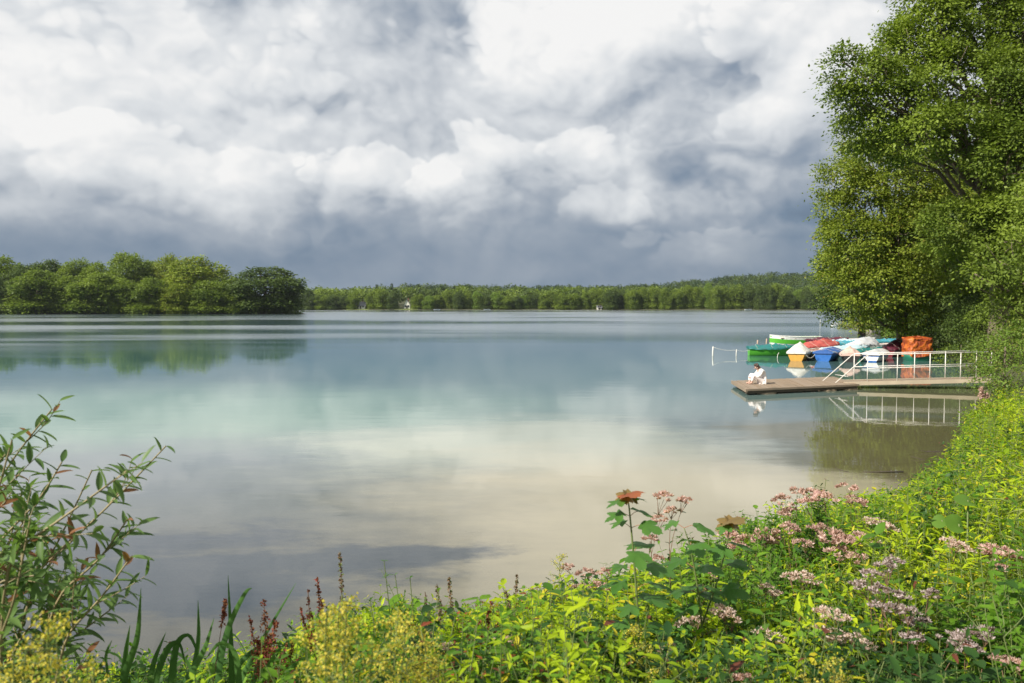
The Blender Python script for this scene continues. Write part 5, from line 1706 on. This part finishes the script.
def tangle(name, label, n, leafm, L, wd, seed, pxr=(-40, 1080), Yr=(2.0, 30), hr=(.5, 1.1), tpl=T_LEAF, nl=11, pair=True, dn=0, bias=None, top_frac=1.0):
    rng = np.random.default_rng(seed)
    st, lf = MB(), MB()
    c = 0; tries = 0
    px = rng.uniform(*pxr, n * 14); Y = np.exp(rng.uniform(math.log(Yr[0]), math.log(Yr[1]), n * 14))
    x = (px - 512) / F_PX * Y
    sd = land_sd(x, Y, LANDS[0]); zg = ground_z(x, Y)
    topy = np.interp(px, sx_, sy_) + dn
    for hx, hy, hd, hw in CLEAR:
        topy = np.where((np.abs(px - hx) < hw) & (Y < hd), np.maximum(topy, hy + 12), topy)
    zmax = CAM_Z - (topy - HORIZ) / F_PX * Y
    h = np.minimum(rng.uniform(*hr, n * 14), (zmax - zg) * rng.uniform(.75, 1.0, n * 14))
    low = CAM_Z - (705 - HORIZ) / F_PX * Y
    ok = (sd > -.15) & (h > .18) & (zg + h > low)
    pn = np.sin(x * 1.9 + seed * 2.1 + 1.5 * np.sin(Y * 1.3 + seed)) + np.sin(Y * 2.3 - seed * 1.7 + 1.4 * np.sin(x * 1.1 + seed * .6))
    ok &= pn > rng.uniform(-1.1, 1.0, n * 14)
    h = h * (1 + .26 * np.clip(pn, -1.2, .3))
    if bias: ok &= rng.random(n * 14) < np.interp(px, *zip(*bias))
    for i in np.nonzero(ok)[0][:n]:
        b = np.array([x[i], Y[i], zg[i] - .02]); sc_ = 1 + Y[i] / 26
        lean = rng.normal(size=3) * [.09, .09, 0] * h[i]
        main = curve(b, b + np.array([0, 0, h[i]]) + lean, 6, rng, .06)
        m_ = max(5, int(nl * h[i] / .7))
        leafy(lf, st, main, rng, m_, L * sc_ * rng.choice([.6, .8, 1.0, 1.2, 1.5]), wd, tpl, .0028 * sc_, max(0.1, 1 - .75 / max(h[i], .75)), 1.0, pair, .15, .4)
        for _ in range(2):
            p0, tg = at(main, rng.uniform(.45, .9)); e = p0 + unit(tg + rng.normal(size=3) * .8) * rng.uniform(.08, .18) * sc_
            leafy(lf, st, curve(p0, e, 4, rng, .04), rng, 4, L * .8 * sc_, wd, tpl, .0016 * sc_, .3, 1, pair, .12, .4)
    o = lf.build(name, leafm); tag(o, label, 'undergrowth', kind='stuff')
    s_ = st.build('undergrowth_stems', STEMG, o)


tangle('undergrowth', 'yellow-green leafy tangle covering the sunny bank', 1900, L_YG, .070, .34, 1, bias=[(0, .25), (420, .5), (520, 1), (650, .7), (760, .5), (880, .8), (1100, .75)])
tangle('undergrowth', 'fresh green leafy tangle mixed through the bank', 1200, L_GR, .064, .42, 2, bias=[(0, .35), (420, .6), (600, 1), (1100, .8)])
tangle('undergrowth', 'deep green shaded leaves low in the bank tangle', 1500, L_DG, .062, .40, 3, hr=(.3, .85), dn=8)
tangle('undergrowth', 'broad nettle-like leaves in patches of the bank', 240, L_DG, .066, .55, 6, tpl=T_LANCE, nl=9, Yr=(2.2, 12))
tangle('undergrowth', 'broad bright leaves in patches of the bank', 420, L_GR, .070, .60, 7, tpl=T_LANCE, nl=8, Yr=(2.2, 12))
tangle('undergrowth', 'reddish bramble leaves at the lower edge', 130, L_RED, .06, .55, 8, pxr=(430, 560), Yr=(2.4, 5))
tangle('undergrowth', 'fine yellow-green grasses in the right bank tangle', 300, L_GRASS, .13, .07, 4, pxr=(820, 1080), nl=9, pair=False)

# ------------------------------------------------------------------ the air over the lake
m, t, out = newmat('air')
pv = t.node('ShaderNodeVolumePrincipled')
pv.inputs['Color'].default_value = (0.80, 0.87, 0.95, 1)
pv.inputs['Density'].default_value = 0.00007
pv.inputs['Anisotropy'].default_value = 0.3
t.l.new(pv.outputs[0], out.inputs['Volume'])
hz = MB().box((-5900, -2900, -6.0), (5900, 8900, 75.0)).build('haze', m, smooth=False)
tag(hz, 'thin pale air over the lake', kind='stuff')
